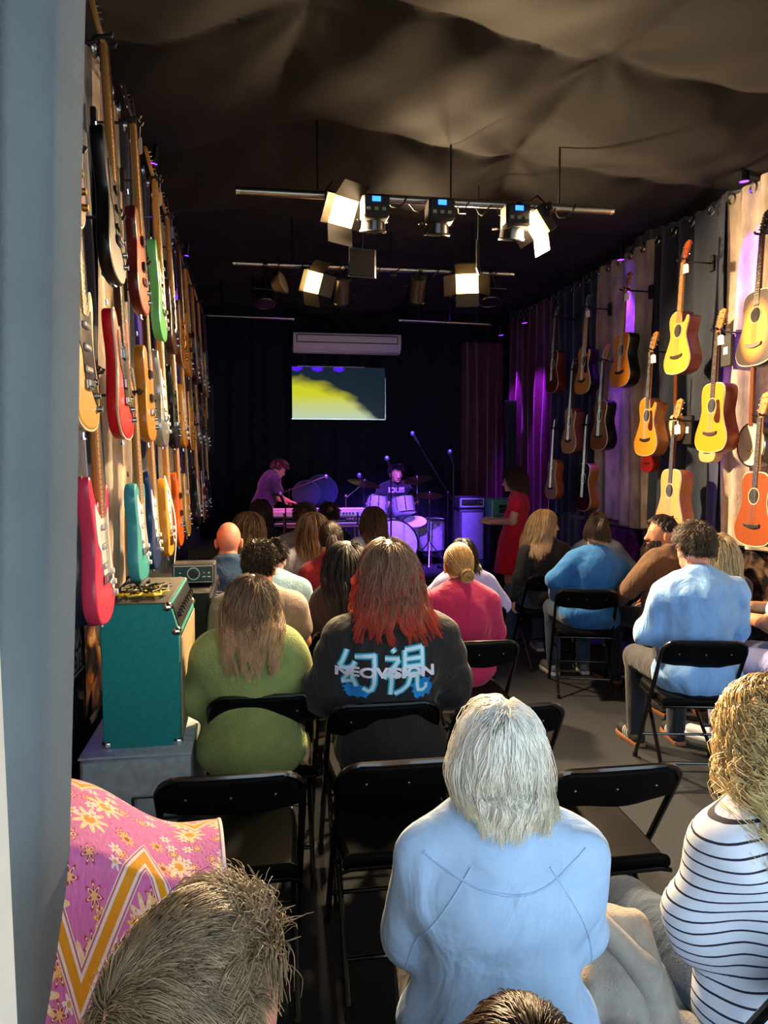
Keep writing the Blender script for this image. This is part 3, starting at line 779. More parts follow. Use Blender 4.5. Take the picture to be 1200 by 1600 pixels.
for (px, ph, pb, o, tp, sd, gd, nk, hd, tg, bdm, lab) in GR:
    hT = at_x(px, ph, XA); bT = at_x(px, pb, XA - .03)
    L = hT.z - bT.z; sc = max(.85, min(1.06, L / 1.045))
    nut = Vector((XA, hT.y, hT.z - .175 * sc))
    acoustic(lab, o, tp, sd, nut, PI / 2, gd, nk, hd, bdm, 'acoustic guitars on the right wall', tg, sc)
    hanger('black hanger of the ' + ' '.join(lab.split(',')[0].split()[:12]), nut, XR - .10)

# smaller instruments tucked between them
p = at_x(1055, 668, 3.22)
t = thing('banjo', 'small round banjo hanging behind the neck of the pale spruce guitar', 'banjo', p)
t.rotation_euler = (0, 0, PI / 2)
MB().cyl((0, -.03, 0), (0, .02, 0), .105, n=24).build('rim', m_maple, t); MB().cyl((0, .02, 0), (0, .024, 0), .095, n=24).build('skin_head', m_cream, t)
MB().torus((0, .022, 0), .10, .006, (0, 1, 0), 24, 6).build('tension_hoop', m_chrome, t); MB().box((0, 0, .25), (.04, .02, .32), bev=.004).build('neck', m_mahog, t)
MB().box((0, .028, -.03), (.05, .008, .008)).build('bridge', m_maple, t)
p = at_x(1180, 695, 3.24)
t = thing('banjo', 'large banjo with a cream head half hidden behind the brown mahogany guitar', 'banjo', p); t.rotation_euler = (0, 0, PI / 2)
MB().cyl((0, -.05, 0), (0, .03, 0), .15, n=28).build('resonator', m_blk, t); MB().cyl((0, .03, 0), (0, .034, 0), .135, n=28).build('skin_head', m_cream, t)
MB().torus((0, .032, 0), .142, .007, (0, 1, 0), 28, 6).build('tension_hoop', m_chrome, t); MB().box((0, .03, .42), (.042, .022, .6), bev=.004).build('neck', m_mahog, t)
MB().box((0, .038, -.04), (.06, .008, .008)).build('bridge', m_maple, t)
def small_uke(label, px, py, mat, sc):
    p = at_x(px, py, 3.22)
    r = thing('ukulele', label, 'ukulele', p + Vector((0, 0, .86 * sc))); r.rotation_euler = (.02, 0, PI / 2); r.scale = (sc,) * 3
    link('body', _GM[('ab', 'om', .105)], mat, r); link('soundboard', _GM[('at', 'om')], mat, r)
    link('soundhole', _GM['hole'], m_hole, r); link('bridge', _GM['abr'], m_ebony, r); link('neck', _GM[('n', 'a')], m_mahog, r)
    link('fretboard', _GM[('fb', 'a')], m_rosew, r); link('headstock', _GM[('h', 'three')], m_mahog, r); link('tuning_pegs', _GM[('tp', 'three')], m_chrome, r)['kind'] = 'stuff'
small_uke('small red ukulele peeking out below the honey cutaway guitar', 1012, 737, fin('uke_red', '#8a1c12', None, .1), .55)
small_uke('small pale ukulele peeking out below the honey dreadnought', 1106, 722, w_pale, .55)
for px, py, lab in ((1137, 548, 'black boxed strap set hanging beside the honey dreadnought'), (1076, 672, 'black boxed accessory hanging beside the small round banjo')):
    p = at_x(px, py, 3.26)
    t = thing('accessory_box', lab, 'box', p); MB().box((0, 0, 0), (.03, .12, .22), bev=.004).build('carton', m_blackplastic, t)
    MB().box((-.0165, 0, .0), (.002, .05, .05)).build('label_sticker', m_tag, t); MB().box((0, 0, .13), (.004, .05, .05)).build('hang_tab', m_blackplastic, t)
# white guitar strap hanging below the navy guitar
t = thing('guitar_strap', 'white leather guitar strap with a brown band hanging beside the yellow blonde guitar', 'strap', (0, 0, 0))
def strap_fn(u, v):
    z = 1.62 - .62 * u
    return np.stack([-.50 + .03 * np.sin(u * 4) + .05 * u, 4.30 - .06 + (v - .5) * .055 * (1 - .25 * u) + .03 * np.sin(u * 3), z], 1)
link('band', grid_mesh('band', 16, 3, strap_fn), m_wht, t)
MB().box((-.47, 4.26, 1.27), (.012, .055, .05), bev=.003).build('keeper', m_mahog, t)
# ================================================================== folding chairs
m_vinyl = M('black_vinyl', '#0d0e10', .45, spec=.04, var=.12, vscale=30, bump=.05, bscale=150)
m_tube = M('black_tube', '#0b0c0e', .25, .3, var=.1, coat=.5)
m_rubber = M('rubber', '#08080a', .8); m_rivet = M('rivet', '#8c9096', .35, 1)
def round_rect(w, h, r, n=5):
    out = []
    for cx, cy, a0 in ((w - r, h - r, 0), (-w + r, h - r, 90), (-w + r, -h + r, 180), (w - r, -h + r, 270)):
        for i in range(n + 1):
            a = math.radians(a0 + 90 * i / n); out.append((cx + r * math.cos(a), cy + r * math.sin(a)))
    return out
def _chair_meshes():
    G = {}
    # frame: back hoop running down into the front legs
    hw = .212; top = .785
    def post(z):   # y of the back post at height z
        return -.275 + (top - z) * .62
    pts = [(-hw, post(0.01), .01), (-hw, post(.4), .4), (-hw, post(.66), .66), (-hw, post(.72), .72)]
    for i in range(1, 6):
        a = PI - i * PI / 2 / 5; pts.append((-hw + .065 + .065 * math.cos(a), post(.72 + .06 * math.sin(a)), .72 + .06 * math.sin(a)))
    pts += [(-p[0], p[1], p[2]) for p in reversed(pts)]
    G['hoop'] = MB().tube(pts, .0115, 8).mesh('hoop')
    def rear(s): return MB().tube([(s * .19, .10, .425), (s * .19, -.10, .22), (s * .19, -.285, .01)], .0105, 8).mesh('rear')
    G['rear_l'], G['rear_r'] = rear(-1), rear(1)
    G['bar_f'] = MB().cyl((-hw, post(.17), .17), (hw, post(.17), .17), .008, n=8).mesh('barf')
    G['bar_r'] = MB().cyl((-.19, -.19, .12), (.19, -.19, .12), .008, n=8).mesh('barr')
    G['feet'] = MB().cyl((0, 0, 0), (0, 0, .03), .015, .013, 10).mesh('foot')
    # back panel: curved, lower edge dipping in the middle
    def back(u, v):
        x = (u - .5) * 2 * (hw - .004)
        e = np.clip(np.abs(u - .5) * 2, 0, 1)
        ztop = top - .002 - .065 * np.clip((e - .72) / .28, 0, 1) ** 2
        zbot = .632 + .022 * e ** 2 - .012 * np.cos(u * 2 * np.pi * 1.5) * (e < .7) * .5
        vv = np.clip(v * 2, 0, 1); bk = v > .5
        vv = np.where(bk, 2 - 2 * v, 2 * v)
        z = zbot + (ztop - zbot) * vv
        th = .013 * np.sqrt(np.clip(1 - (2 * vv - 1) ** 4, 0, 1))
        y = post(z) + .020 * (1 - e ** 2) * -1 + np.where(bk, th, -th)
        return np.stack([x, y, z], 1)
    G['back'] = grid_mesh('back', 25, 21, back)
    sp = smooth_loop([(-.19, -.20), (-.17, -.215), (.17, -.215), (.19, -.20), (.205, .12), (.19, .19), (.14, .215), (-.14, .215), (-.19, .19), (-.205, .12)], 2)
    mb = MB(); mb.T = Matrix.Translation((0, .0, .45)) @ Matrix.Rotation(PI / 2, 4, 'X') @ Matrix.Diagonal((1, 1, -1, 1)).to_4x4()
    mb.prism([(x, y) for x, y in sp], -.018, .022, .014); G['seat'] = mb.mesh('seat', angle=60)
    mb = MB(); mb.T = Matrix.Translation((0, .0, .45)) @ Matrix.Rotation(PI / 2, 4, 'X') @ Matrix.Diagonal((1, 1, -1, 1)).to_4x4()
    mb.prism([(x * 1.02, y * 1.02) for x, y in sp], -.03, -.016, .003); G['pan'] = mb.mesh('pan')
    G['rivet'] = MB().ball((0, 0, 0), (.004, .002, .004), 6, 4).mesh('rivet')
    return G
CH = _chair_meshes()
def chair(label, x, y, rz=0, z=0):
    t = thing('folding_chair', label, 'chair', (x, y, z), rz, 'black folding chairs in rows')
    link('frame', CH['hoop'], m_tube, t); link('backrest', CH['back'], m_vinyl, t); link('seat', CH['seat'], m_vinyl, t)
    link('seat_frame', CH['pan'], m_tube, t)
    link('leg', CH['rear_l'], m_tube, t); link('leg', CH['rear_r'], m_tube, t)
    link('crossbar', CH['bar_f'], m_tube, t); link('crossbar', CH['bar_r'], m_tube, t)
    for p in ((-.212, .207, 0), (.212, .207, 0), (-.19, -.285, 0), (.19, -.285, 0)):
        o = link('rubber_foot', CH['feet'], m_rubber, t); o.location = p
    for xx in (-.13, 0, .13):
        o = link('rivet', CH['rivet'], m_rivet, t); o.location = (xx, -.275 + (.785 - .715) * .62 - .020 * (1 - (xx / .212) ** 2) - .014, .715)
    return t
def chair_at(label, px, py, rz=0):
    p = at_z(px, py, .785); d = Matrix.Rotation(rz, 3, 'Z') @ Vector((0, -.275, 0))
    return chair(label, p.x - d.x, p.y - d.y, rz)

# ================================================================== people
def R3(yaw=0, pitch=0, roll=0):
    """columns = right, forward, up; yaw>0 turns to the right, pitch>0 looks down"""
    return np.array((Matrix.Rotation(-yaw, 3, 'Z') @ Matrix.Rotation(-pitch, 3, 'X') @ Matrix.Rotation(roll, 3, 'Y')))
SKIN = {k: M('skin_' + k, h, .5, var=.06, vscale=30, spec=.4) for k, h in (('fair', '#d9a58c'), ('pink', '#d88f78'), ('tan', '#a8704e'), ('warm', '#c48a6a'))}
m_eye = M('eye_white', '#e8e4de', .2); m_iris = M('eye_iris', '#2a1c14', .2); m_lip = M('lips', '#a85a52', .5)
def strand_mesh_data(P, rad, c0, c1, cpow, jit, taper=.25):
    """P (N,S,3) -> three-sided tapering strands with colours"""
    Nn, S, _ = P.shape
    T = np.gradient(P, axis=1); T /= np.linalg.norm(T, axis=2, keepdims=True) + 1e-9
    ref = np.array([.31, .87, .38]); A = np.cross(T, ref); A /= np.linalg.norm(A, axis=2, keepdims=True) + 1e-9
    B = np.cross(T, A)
    t = np.linspace(0, 1, S)
    rr = (rad * (1 - (1 - taper) * t ** 1.5))[None, :, None] * (.6 + .8 * rng.random((Nn, 1, 1)))
    V = np.stack([P + rr * (A * math.cos(a) + B * math.sin(a)) for a in (0, 2.094, 4.189)], 2)      # N,S,3,3
    base = (np.arange(Nn) * S * 3)[:, None, None] + (np.arange(S - 1) * 3)[None, :, None]
    k = np.arange(3)[None, None, :]; k2 = (k + 1) % 3
    F = np.stack([base + k, base + k2, base + 3 + k2, base + 3 + k], 3).reshape(-1, 4)
    f = (t ** cpow)[None, :, None]
    C = np.array(c0)[None, None, :] * (1 - f) + np.array(c1)[None, None, :] * f
    C = C * (1 + jit * (rng.random((Nn, 1, 1)) * 2 - 1))
    C = np.repeat(C[:, :, None, :], 3, axis=2)
    return V.reshape(-1, 3), F, np.clip(C.reshape(-1, 3), 0, 1)
def hair_data(hc, HR, hr, sp, coll):
    """hair as strands over a cap. hc head centre, HR frame, hr radii, coll = ellipsoids to stay outside of"""
    kind = sp['kind']; n = sp.get('n', 900); c0 = lin(sp['c0'])[:3]; c1 = lin(sp.get('c1', sp['c0']))[:3]
    rad = sp.get('rad', .002); S = sp.get('seg', 8); vol = sp.get('vol', .12); jit = sp.get('jit', .35); cpow = sp.get('cpow', 1.5)
    front = sp.get('front', 0)                            # shift of the hairline (receding > 0)
    def mask(u):
        x, y, z = u[:, 0], u[:, 1], u[:, 2]
        hair_line = np.where(y > .25, .30 + front + .50 * (y - .25), np.where(y > -.15, -.15 + sp.get('side_line', 0) + (y + .15) * 1.1, sp.get('nape', -.50)))
        return z > hair_line
    us = []; cnt = 0
    while cnt < n:
        u = rng.normal(size=(n * 2, 3)); u /= np.linalg.norm(u, axis=1, keepdims=True)
        u = u[mask(u)]; us.append(u); cnt += len(u)
    u = np.concatenate(us)[:n]
    if kind in ('long', 'curly', 'bob'):                  # denser along the parting and crown
        m_ = int(n * .2); ky_ = rng.uniform(-.5, .75, m_); kq = np.stack([np.full(m_, sp.get('partx', 0)), ky_, np.sqrt(1 - ky_ ** 2)], 1) + rng.normal(size=(m_, 3)) * .13
        kq /= np.linalg.norm(kq, axis=1, keepdims=True); ok_ = mask(kq); u[:m_][ok_] = kq[ok_]
    off = 1 + vol * (.35 + .65 * rng.random(n)) * (.6 + .4 * np.clip(u[:, 2] + .6, 0, 1))
    g = HR.T @ np.array([0, 0, -1.0])
    crown = np.array(sp.get('crown', (sp.get('partx', 0), -.35, .93))); crown /= np.linalg.norm(crown)
    ky = np.clip(u[:, 1], -.35, .85)
    kk = np.stack([np.full(n, sp.get('partx', 0)), ky, np.sqrt(np.clip(1 - ky ** 2, .05, 1))], 1); kk /= np.linalg.norm(kk, axis=1, keepdims=True)
    out = []
    def tang(un, k):
        d = un - k * (un * k).sum(1, keepdims=True)
        d = d - un * (d * un).sum(1, keepdims=True)
        return d / (np.linalg.norm(d, axis=1, keepdims=True) + 1e-4)
    if kind in ('long', 'curly', 'bob'):
        L = sp.get('L', .35) * (sp.get('lr', .62) + (1.12 - sp.get('lr', .62)) * rng.random(n)); L = L * (sp.get('low', .55) + (1 - sp.get('low', .55)) * np.clip((u[:, 2] + .6) / 1.4, 0, 1))
        P = [u * hr]; D = tang(u, kk) * .7 + u * .55
        p = u * hr; st = L / (S - 1)
        for s_ in range(S - 1):
            un = p / hr; un /= np.linalg.norm(un, axis=1, keepdims=True)
            cb = tang(un, kk); wgt = max(0, 1 - s_ / (S * .55))
            D = D * .55 + (cb + np.array([0, -sp.get('swept', .45), 0])) * .5 * wgt + g[None, :] * (.30 + .55 * s_ / S) + rng.normal(size=(n, 3)) * sp.get('mess', .06)
            if sp.get('flip') and s_ > S * .65:
                dr = un.copy(); dr[:, 2] = 0; D = D + dr * sp['flip']
            low = np.clip((-p[:, 2] - .02) / .08, 0, 1)
            D[:, 0] -= sp.get('gather', 1.6) * p[:, 0] * low; D[:, 1] -= .22 * low * (p[:, 1] > -.09)
            D /= np.linalg.norm(D, axis=1, keepdims=True)
            p = p + D * st[:, None]
            q = np.linalg.norm(p / (hr * off[:, None]), axis=1)
            ins = q < 1; p[ins] = p[ins] / q[ins][:, None]
            W = p @ HR.T + hc
            for cc, cR, cr in coll:
                l = (W - cc) @ cR; q = np.linalg.norm(l / cr, axis=1); ins = q < 1
                if ins.any():
                    l2 = l[ins]; t_ = 1 - (l2[:, 0] / cr[0]) ** 2 - (l2[:, 2] / cr[2]) ** 2; l2[:, 1] = -cr[1] * np.sqrt(np.clip(t_, 0, 1)); W[ins] = l2 @ cR.T + cc
            p = (W - hc) @ HR
            P.append(p.copy())
        P = np.stack(P, 1)
        cl = sp.get('clump', .45); m = max(8, n // sp.get('cn', 22)); ctr = rng.integers(0, n, m)
        e = P[:, S // 2]; near = np.empty(n, int)
        for a in range(0, n, 2000): near[a:a + 2000] = np.argmin(((e[a:a + 2000, None] - e[None, ctr]) ** 2).sum(2), 1)
        tt = np.linspace(0, 1, S)[None, :, None]
        P = P * (1 - cl * tt) + P[ctr[near]] * cl * tt
        ph = rng.random(m)[near] * 6.28; wv = sp.get('wave', .004); fr = sp.get('wf', 2.0) * (.7 + .6 * rng.random(m)[near])
        ph = ph + sp.get('phj', .3) * rng.normal(size=n)
        ang = fr[:, None] * 6.28 * np.linspace(0, 1, S)[None, :] + ph[:, None]
        side = np.cross(u, g); side /= np.linalg.norm(side, axis=1, keepdims=True) + 1e-6
        rad_ = u / (np.linalg.norm(u, axis=1, keepdims=True))
        amp = wv * np.clip(np.linspace(0, 1, S) * 3, 0, 1)[None, :, None]
        P = P + side[:, None] * np.sin(ang)[:, :, None] * amp
        if kind == 'curly': P = P + rad_[:, None] * np.cos(ang)[:, :, None] * amp
        out.append(strand_mesh_data(P, rad, c0, c1, cpow, jit))
    elif kind == 'short':
        L = sp.get('L', .05) * (.6 + .7 * rng.random(n)) * (.55 + .45 * np.clip(u[:, 2] + .5, 0, 1)); S = sp.get('seg', 5)
        dirf = np.array(sp.get('dir', (0, .5, 0)))
        whirl = tang(u, np.repeat(crown[None], n, 0))
        D = u * sp.get('lift', .7) + whirl * .8 + dirf[None] * np.clip(u[:, 2:3], 0, 1) + rng.normal(size=(n, 3)) * sp.get('mess', .25)
        p = u * hr; P = [p]; st = L / (S - 1); wv = rng.normal(size=(n, 3)) * sp.get('curl', .3)
        for s_ in range(S - 1):
            D = D + g[None] * .18 + wv * math.cos(s_ * 1.9); D /= np.linalg.norm(D, axis=1, keepdims=True)
            p = p + D * st[:, None]
            q = np.linalg.norm(p / (hr * (1.03 + .35 * (off[:, None] - 1))), axis=1); ins = q < 1; p[ins] = p[ins] / q[ins][:, None]
            P.append(p.copy())
        P = np.stack(P, 1)
        m = max(8, n // 14); ctr = rng.integers(0, n, m); near = np.empty(n, int)
        for a in range(0, n, 2000): near[a:a + 2000] = np.argmin(((u[a:a + 2000, None] - u[None, ctr]) ** 2).sum(2), 1)
        tt = np.linspace(0, 1, S)[None, :, None] ** 1.3; cl = sp.get('clump', .4)
        P = P * (1 - cl * tt) + (P[ctr[near]] + (P[:, :1] - P[ctr[near]][:, :1]) * .3) * cl * tt
        out.append(strand_mesh_data(P, rad, c0, c1, cpow, jit, .35))
    elif kind in ('bun', 'ponytail'):
        b = np.array(sp.get('at', (0, -.93, .05))); b /= np.linalg.norm(b)
        tt = np.linspace(0, 1, S)[None, :, None]
        q = u[:, None] * (1 - tt) + b[None, None] * tt + 0.0; q = q / (np.linalg.norm(q, axis=2, keepdims=True) + 1e-6)
        P = q * hr * (off[:, None, None] * (1 - .0 * tt)) + rng.normal(size=(n, 1, 3)) * .003 * tt
        out.append(strand_mesh_data(P, rad, c0, c1, cpow, jit, .6))
        bc = b * hr * 1.12
        if kind == 'bun':
            k = n // 2; a0 = rng.random(k) * 6.28; rr = .012 + .026 * rng.random(k); S2 = 9
            e1 = np.cross(b, [0, 0, 1.0]); e1 /= np.linalg.norm(e1); e2 = np.cross(b, e1)
            an = a0[:, None] + np.linspace(0, 2.8, S2)[None]
            h = (rng.random(k) - .3) * .034
            dome = np.sqrt(np.clip(1 - (rr / .042) ** 2, .05, 1))
            P2 = bc[None, None] + (e1 * np.cos(an)[:, :, None] + e2 * np.sin(an)[:, :, None]) * (rr * (.75 + .35 * np.abs(h) / .03))[:, None, None] + (b * (h + .022 * dome)[:, None])[:, None, :]
            P2 = P2 + rng.normal(size=(k, 1, 3)) * .003
            out.append(strand_mesh_data(P2, rad * 1.2, c0, c1, .5, jit, .6))
        else:
            k = n // 2; S2 = 9; L = sp.get('L', .22) * (.7 + .5 * rng.random(k))
            P2 = [np.repeat(bc[None], k, 0) + rng.normal(size=(k, 3)) * .008]; D = np.repeat(b[None] * .9, k, 0) + rng.normal(size=(k, 3)) * .2
            for s_ in range(S2 - 1):
                D = D * .6 + g[None] * .5; D /= np.linalg.norm(D, axis=1, keepdims=True)
                p = P2[-1] + D * (L / (S2 - 1))[:, None] + rng.normal(size=(k, 3)) * .0015
                W = p @ HR.T + hc
                for cc, cR, cr in coll:
                    l = (W - cc) @ cR; qq = np.linalg.norm(l / cr, axis=1); ins = qq < 1
                    if ins.any(): W[ins] = (l[ins] / np.maximum(qq[ins], .2)[:, None]) @ cR.T + cc
                P2.append((W - hc) @ HR)
            out.append(strand_mesh_data(np.stack(P2, 1), rad, c0, c1, cpow, jit))
    # cap under the strands
    nu, nv = 40, 26
    a, b_ = np.meshgrid(np.linspace(0, 2 * np.pi, nu, endpoint=False), np.linspace(.001, np.pi * .93, nv), indexing='ij')
    uu = np.stack([np.sin(b_) * np.cos(a), np.sin(b_) * np.sin(a), np.cos(b_)], 2).reshape(-1, 3)
    mk = mask(uu * np.array([1, 1, 1]))
    V = uu * hr * (1.012 if kind == 'short' else 1.03 + vol * .30)
    i, j = np.meshgrid(np.arange(nu), np.arange(nv - 1), indexing='ij')
    q = np.stack([i * nv + j, i * nv + j + 1, ((i + 1) % nu) * nv + j + 1, ((i + 1) % nu) * nv + j], 2).reshape(-1, 4)
    q = q[mk[q].all(1)]
    out.append((V, q, np.repeat((np.array(c0) * .6)[None], len(V), 0)))
    Vv, F = join_data([(v, f) for v, f, c in out]); C = np.concatenate([c for v, f, c in out])
    return Vv @ HR.T + hc, F, C
m_hair = M('hair_strands', '#ffffff', .42, var=.12, vscale=25, attr='Col', spec=.35)
def hand_prims(w, d, nrm, side, curl=.5, s=1.0, spread=.1):
    """wrist point, finger direction, back-of-hand normal, side +1 right"""
    d = Vector(d).normalized(); nrm = Vector(nrm); nrm = (nrm - d * nrm.dot(d)).normalized(); x = d.cross(nrm) * side   # x towards thumb (inner) side negative
    w = Vector(w); pr = []
    def q(a, b, c): return tuple(w + (x * a + d * b + nrm * c) * s)
    for a in (-.026, -.009, .009, .026): pr.append(('c', q(a * .7, .005, 0), q(a, .082, .003), .015 * s, .012 * s))
    for a, L in ((-.030, .068), (-.010, .078), (.010, .073), (.029, .056)):
        p = Vector(q(a, .082, .003)); dd = (d + x * a * spread * 6).normalized(); ang = 0
        for f, r0, r1 in ((.45, .0095, .0088), (.31, .0088, .0080), (.24, .0080, .0068)):
            ang += curl * 1.0
            v = dd * math.cos(ang) - nrm * math.sin(ang)
            e = p + v * L * f * s; pr.append(('c', tuple(p), tuple(e), r0 * s, r1 * s)); p = e
    p = Vector(q(-.022, .022, -.006)); v = (d * .65 - x * .75 - nrm * .25 * (1 + curl)).normalized()
    for f, r in ((.042, .0125), (.030, .0105), (.024, .009)):
        e = p + v * f * s; pr.append(('c', tuple(p), tuple(e), r * s, r * .9 * s)); p = e; v = (v + d * .35 - nrm * .15 * curl).normalized()
    return pr
ARMS = {'tight': ((.205, .02, .745), (.08, .25, .665), (-.55, .8, -.15), (0, .2, 1)),
        'lap': ((.228, .03, .755), (.09, .25, .665), (-.55, .8, -.15), (0, .2, 1)),
        'knees': ((.25, .08, .77), (.15, .34, .63), (-.1, .95, -.2), (0, .1, 1)),
        'wide': ((.30, -.02, .79), (.19, .20, .665), (-.5, .8, -.2), (0, .2, 1)),
        'fold': ((.235, .10, .80), (.0, .235, .79), (-.95, .2, .1), (0, .8, .4)),
        'down': ((.23, -.06, .73), (.235, .06, .53), (0, .3, -1), (1, 0, 0))}
PEOPLE = {}
def person(key, label, px, py, Y, yaw=0, lean=.06, w=1.0, head=(0, 0, 0), hair=None, top=None, leg=None, shoe=None, skin='fair', arms='lap', vox=.016, stand=False, z0=0,
           sit=True, side=0, chair_px=None, chair_label=None, chair_dx=0, chair_dy=.015, knees=(.13, .43), armL=None, hs=1.0, hairtop=.022, legtype='trousers', curl=.5, chair_rz=None, feet=0):
    tgt = at_y(px, py, Y); yaw = math.radians(yaw)
    TL = np.array(Matrix.Rotation(-lean, 3, 'X') @ Matrix.Rotation(side, 3, 'Y')); hip = np.array([0, 0, .55])
    dz = .375 if stand else 0
    hd = R3(math.radians(head[0]), math.radians(head[1]), math.radians(head[2]))
    pivot0 = np.array([0, -.012, 1.085])
    def build_pts(s):
        def ft(p):                          # torso point
            p = np.array(p, float); q = hip + TL @ (p - hip)
            if stand: return q * s + np.array([0, 0, dz * s])
            return np.array([q[0] * s, q[1] * s, .46 + (q[2] - .46) * s])
        def fh(p):                          # head point
            p = np.array(p, float); return ft(pivot0) + (hd @ (p - pivot0)) * s * hs
        return ft, fh
    ft, fh = build_pts(1.0)
    h1 = max(fh((0, -.012, 1.288))[2], fh((0, -.06, 1.275))[2], fh((0, .03, 1.27))[2])
    zt = tgt.z - hairtop - z0
    s = zt / h1 if stand else (zt - .46) / (h1 - .46)
    s = max(.80, min(1.22, s)); rs = s ** .6
    ft, fh = build_pts(s)
    ht = fh((0, -.012, 1.288))
    Rw = np.array(Matrix.Rotation(-yaw, 3, 'Z'))
    o2 = Rw @ ht
    root = thing('person', label, 'person', (tgt.x - o2[0], tgt.y - o2[1], z0), -yaw, 'audience' if not stand and sit else None)
    if 'group' in root and sit is not True: del root['group']
    E = lambda p, r, R=TL: ('e', ft(p), R, np.array(r) * rs)
    # --- skeleton points
    sh = {sd: ft((sd * .163 * w ** .5, -.05, .945)) for sd in (-1, 1)}
    el, wr, hdv, hnv = {}, {}, {}, {}
    for sd in (-1, 1):
        ap = armL if (sd < 0 and armL) else arms
        ap = ARMS[ap] if isinstance(ap, str) else ap
        mir = np.array([sd, 1, 1])
        el[sd] = ft(np.array(ap[0]) * mir); pw = np.array(ap[1]) * mir
        wr[sd] = (pw * s + np.array([0, 0, dz * s])) if stand else np.array([pw[0] * s, pw[1] * s, .46 + (pw[2] - .46) * s])
        hdv[sd] = np.array(ap[2]) * mir; hnv[sd] = np.array(ap[3]) * mir
    if stand:
        hp = {sd: np.array([sd * .09, 0, .54 + dz]) * s for sd in (-1, 1)}; kn = {sd: np.array([sd * .095, .03, .49]) * s for sd in (-1, 1)}; an = {sd: np.array([sd * .10, -.01, .085]) for sd in (-1, 1)}
    else:
        hp = {sd: np.array([sd * .095, .0, .545]) for sd in (-1, 1)}; kn = {sd: np.array([sd * knees[0], knees[1] * s, .53]) for sd in (-1, 1)}; an = {sd: np.array([sd * knees[0] * .95, knees[1] * s - .02 + feet, .09]) for sd in (-1, 1)}
    torso = [E((0, -.045, .885), (.152 * w, .108 * w, .185)), E((0, -.005, .71), (.146 * w, .118 * w, .17)), E((0, -.01, .56), (.176 * w, .135 * w, .115)),
             ('c', ft((-.105 * w ** .5, -.05, .968)), ft((.105 * w ** .5, -.05, .968)), .052 * rs, .052 * rs)]
    traps = [('c', ft((0, -.045, 1.032)), ft((sd * .135, -.05, .966)), .046 * rs, .042 * rs) for sd in (-1, 1)]
    if stand: torso[2] = ('e', ft((0, -.01, .56)), None, np.array((.165 * w, .125 * w, .13)) * rs)
    armp = lambda inf, fr=1.0, fu=1.0: sum([[('c', sh[sd], sh[sd] + (el[sd] - sh[sd]) * fu, (.052 * w ** .5 + inf) * rs, (.042 + inf) * rs)] + ([('c', el[sd], el[sd] + (wr[sd] - el[sd]) * fr, (.042 + inf) * rs, (.029 + inf * .8) * rs)] if fr > 0 else []) for sd in (-1, 1)], [])
    legp = lambda inf, end=1.0: sum([[('c', hp[sd], kn[sd], (.085 * w ** .5 + inf), .06 + inf), ('c', kn[sd], kn[sd] + (an[sd] - kn[sd]) * end, .057 + inf, .036 + inf * 1.3)] for sd in (-1, 1)], [])
    neck = [('c', ft((0, -.045, 1.0)), fh((0, -.008, 1.12)), .057 * rs, .054 * rs * hs)]
    toe = {sd: an[sd] + np.array([sd * .02, .17, -.045]) for sd in (-1, 1)}
    footp = lambda inf: sum([[('c', an[sd] + np.array([0, -.03, -.045]), toe[sd], .036 + inf, .028 + inf), ('c', an[sd] + np.array([0, 0, -.01]), an[sd] + np.array([0, .05, -.03]), .036 + inf, .034 + inf)] for sd in (-1, 1)], [])
    data = [sdf_mesh_data(torso + traps + neck + armp(0) + legp(0) + footp(-.006), vox, .03)]
    hq = hs * s
    HE = lambda p, r: ('e', fh(p), hd, np.array(r) * hq)
    headp = [HE((0, -.012, 1.19), (.076, .096, .098)), HE((0, .028, 1.155), (.063, .070, .098)), HE((0, .048, 1.088), (.046, .044, .032)),
             HE((0, .075, 1.185), (.045, .020, .014)),
             ('c', fh((0, .092, 1.172)), fh((0, .116, 1.130)), .009 * hq, .0135 * hq), HE((-.012, .104, 1.126), (.009, .011, .008)), HE((.012, .104, 1.126), (.009, .011, .008)),
             HE((0, .092, 1.098), (.023, .012, .010)), HE((0, .086, 1.068), (.020, .015, .014))]
    hv = max(.006, min(.011, vox * .7))
    data.append(sdf_mesh_data(headp + [('c', fh((0, -.03, 1.05)), fh((0, -.008, 1.12)), .055 * rs, .053 * rs)], hv, .014))
    for sd in (-1, 1):
        data.append(sdf_mesh_data([HE((sd * .079, -.006, 1.150), (.010, .021, .032)), HE((sd * .083, -.012, 1.165), (.008, .018, .020)), HE((sd * .078, .003, 1.128), (.009, .011, .013)), HE((sd*.070, 0, 1.15), (.012, .014, .02))], hv * .8, .008))
        data.append(sdf_mesh_data(hand_prims(wr[sd] - hdv[sd] / np.linalg.norm(hdv[sd]) * .01, hdv[sd], hnv[sd], sd, curl, s ** .5), .0055 if vox < .017 else .0075, .006))
    V, F = join_data(data)
    link('body', np_mesh('body', V, F), SKIN[skin], root)
    em = gm('eye', lambda: MB().ball((0, 0, 0), .0105, 8, 6).mesh('eye')); im = gm('iris', lambda: MB().ball((0, .0045, 0), (.0065, .0078, .0065), 8, 6).mesh('iris'))
    for sd in (-1, 1):
        o = link('eye', em, m_eye, root); o.location = fh((sd * .031, .079, 1.163)); o.rotation_euler = Matrix(hd).to_euler(); o.scale = (hq,) * 3
        link('iris', im, m_iris, o)
    if abs(head[0]) + abs(math.degrees(yaw)) > 30:
        o = link('mouth', gm('lips', lambda: MB().ball((0, 0, 0), (.022, .007, .006), 10, 6).mesh('lips')), m_lip, root)
        o.location = fh((0, .101, 1.098)); o.rotation_euler = Matrix(hd).to_euler(); o.scale = (hq,) * 3
    # --- clothes
    top = dict(top or {}); inf = top.get('inf', .012); sl = top.get('sleeve', 'long')
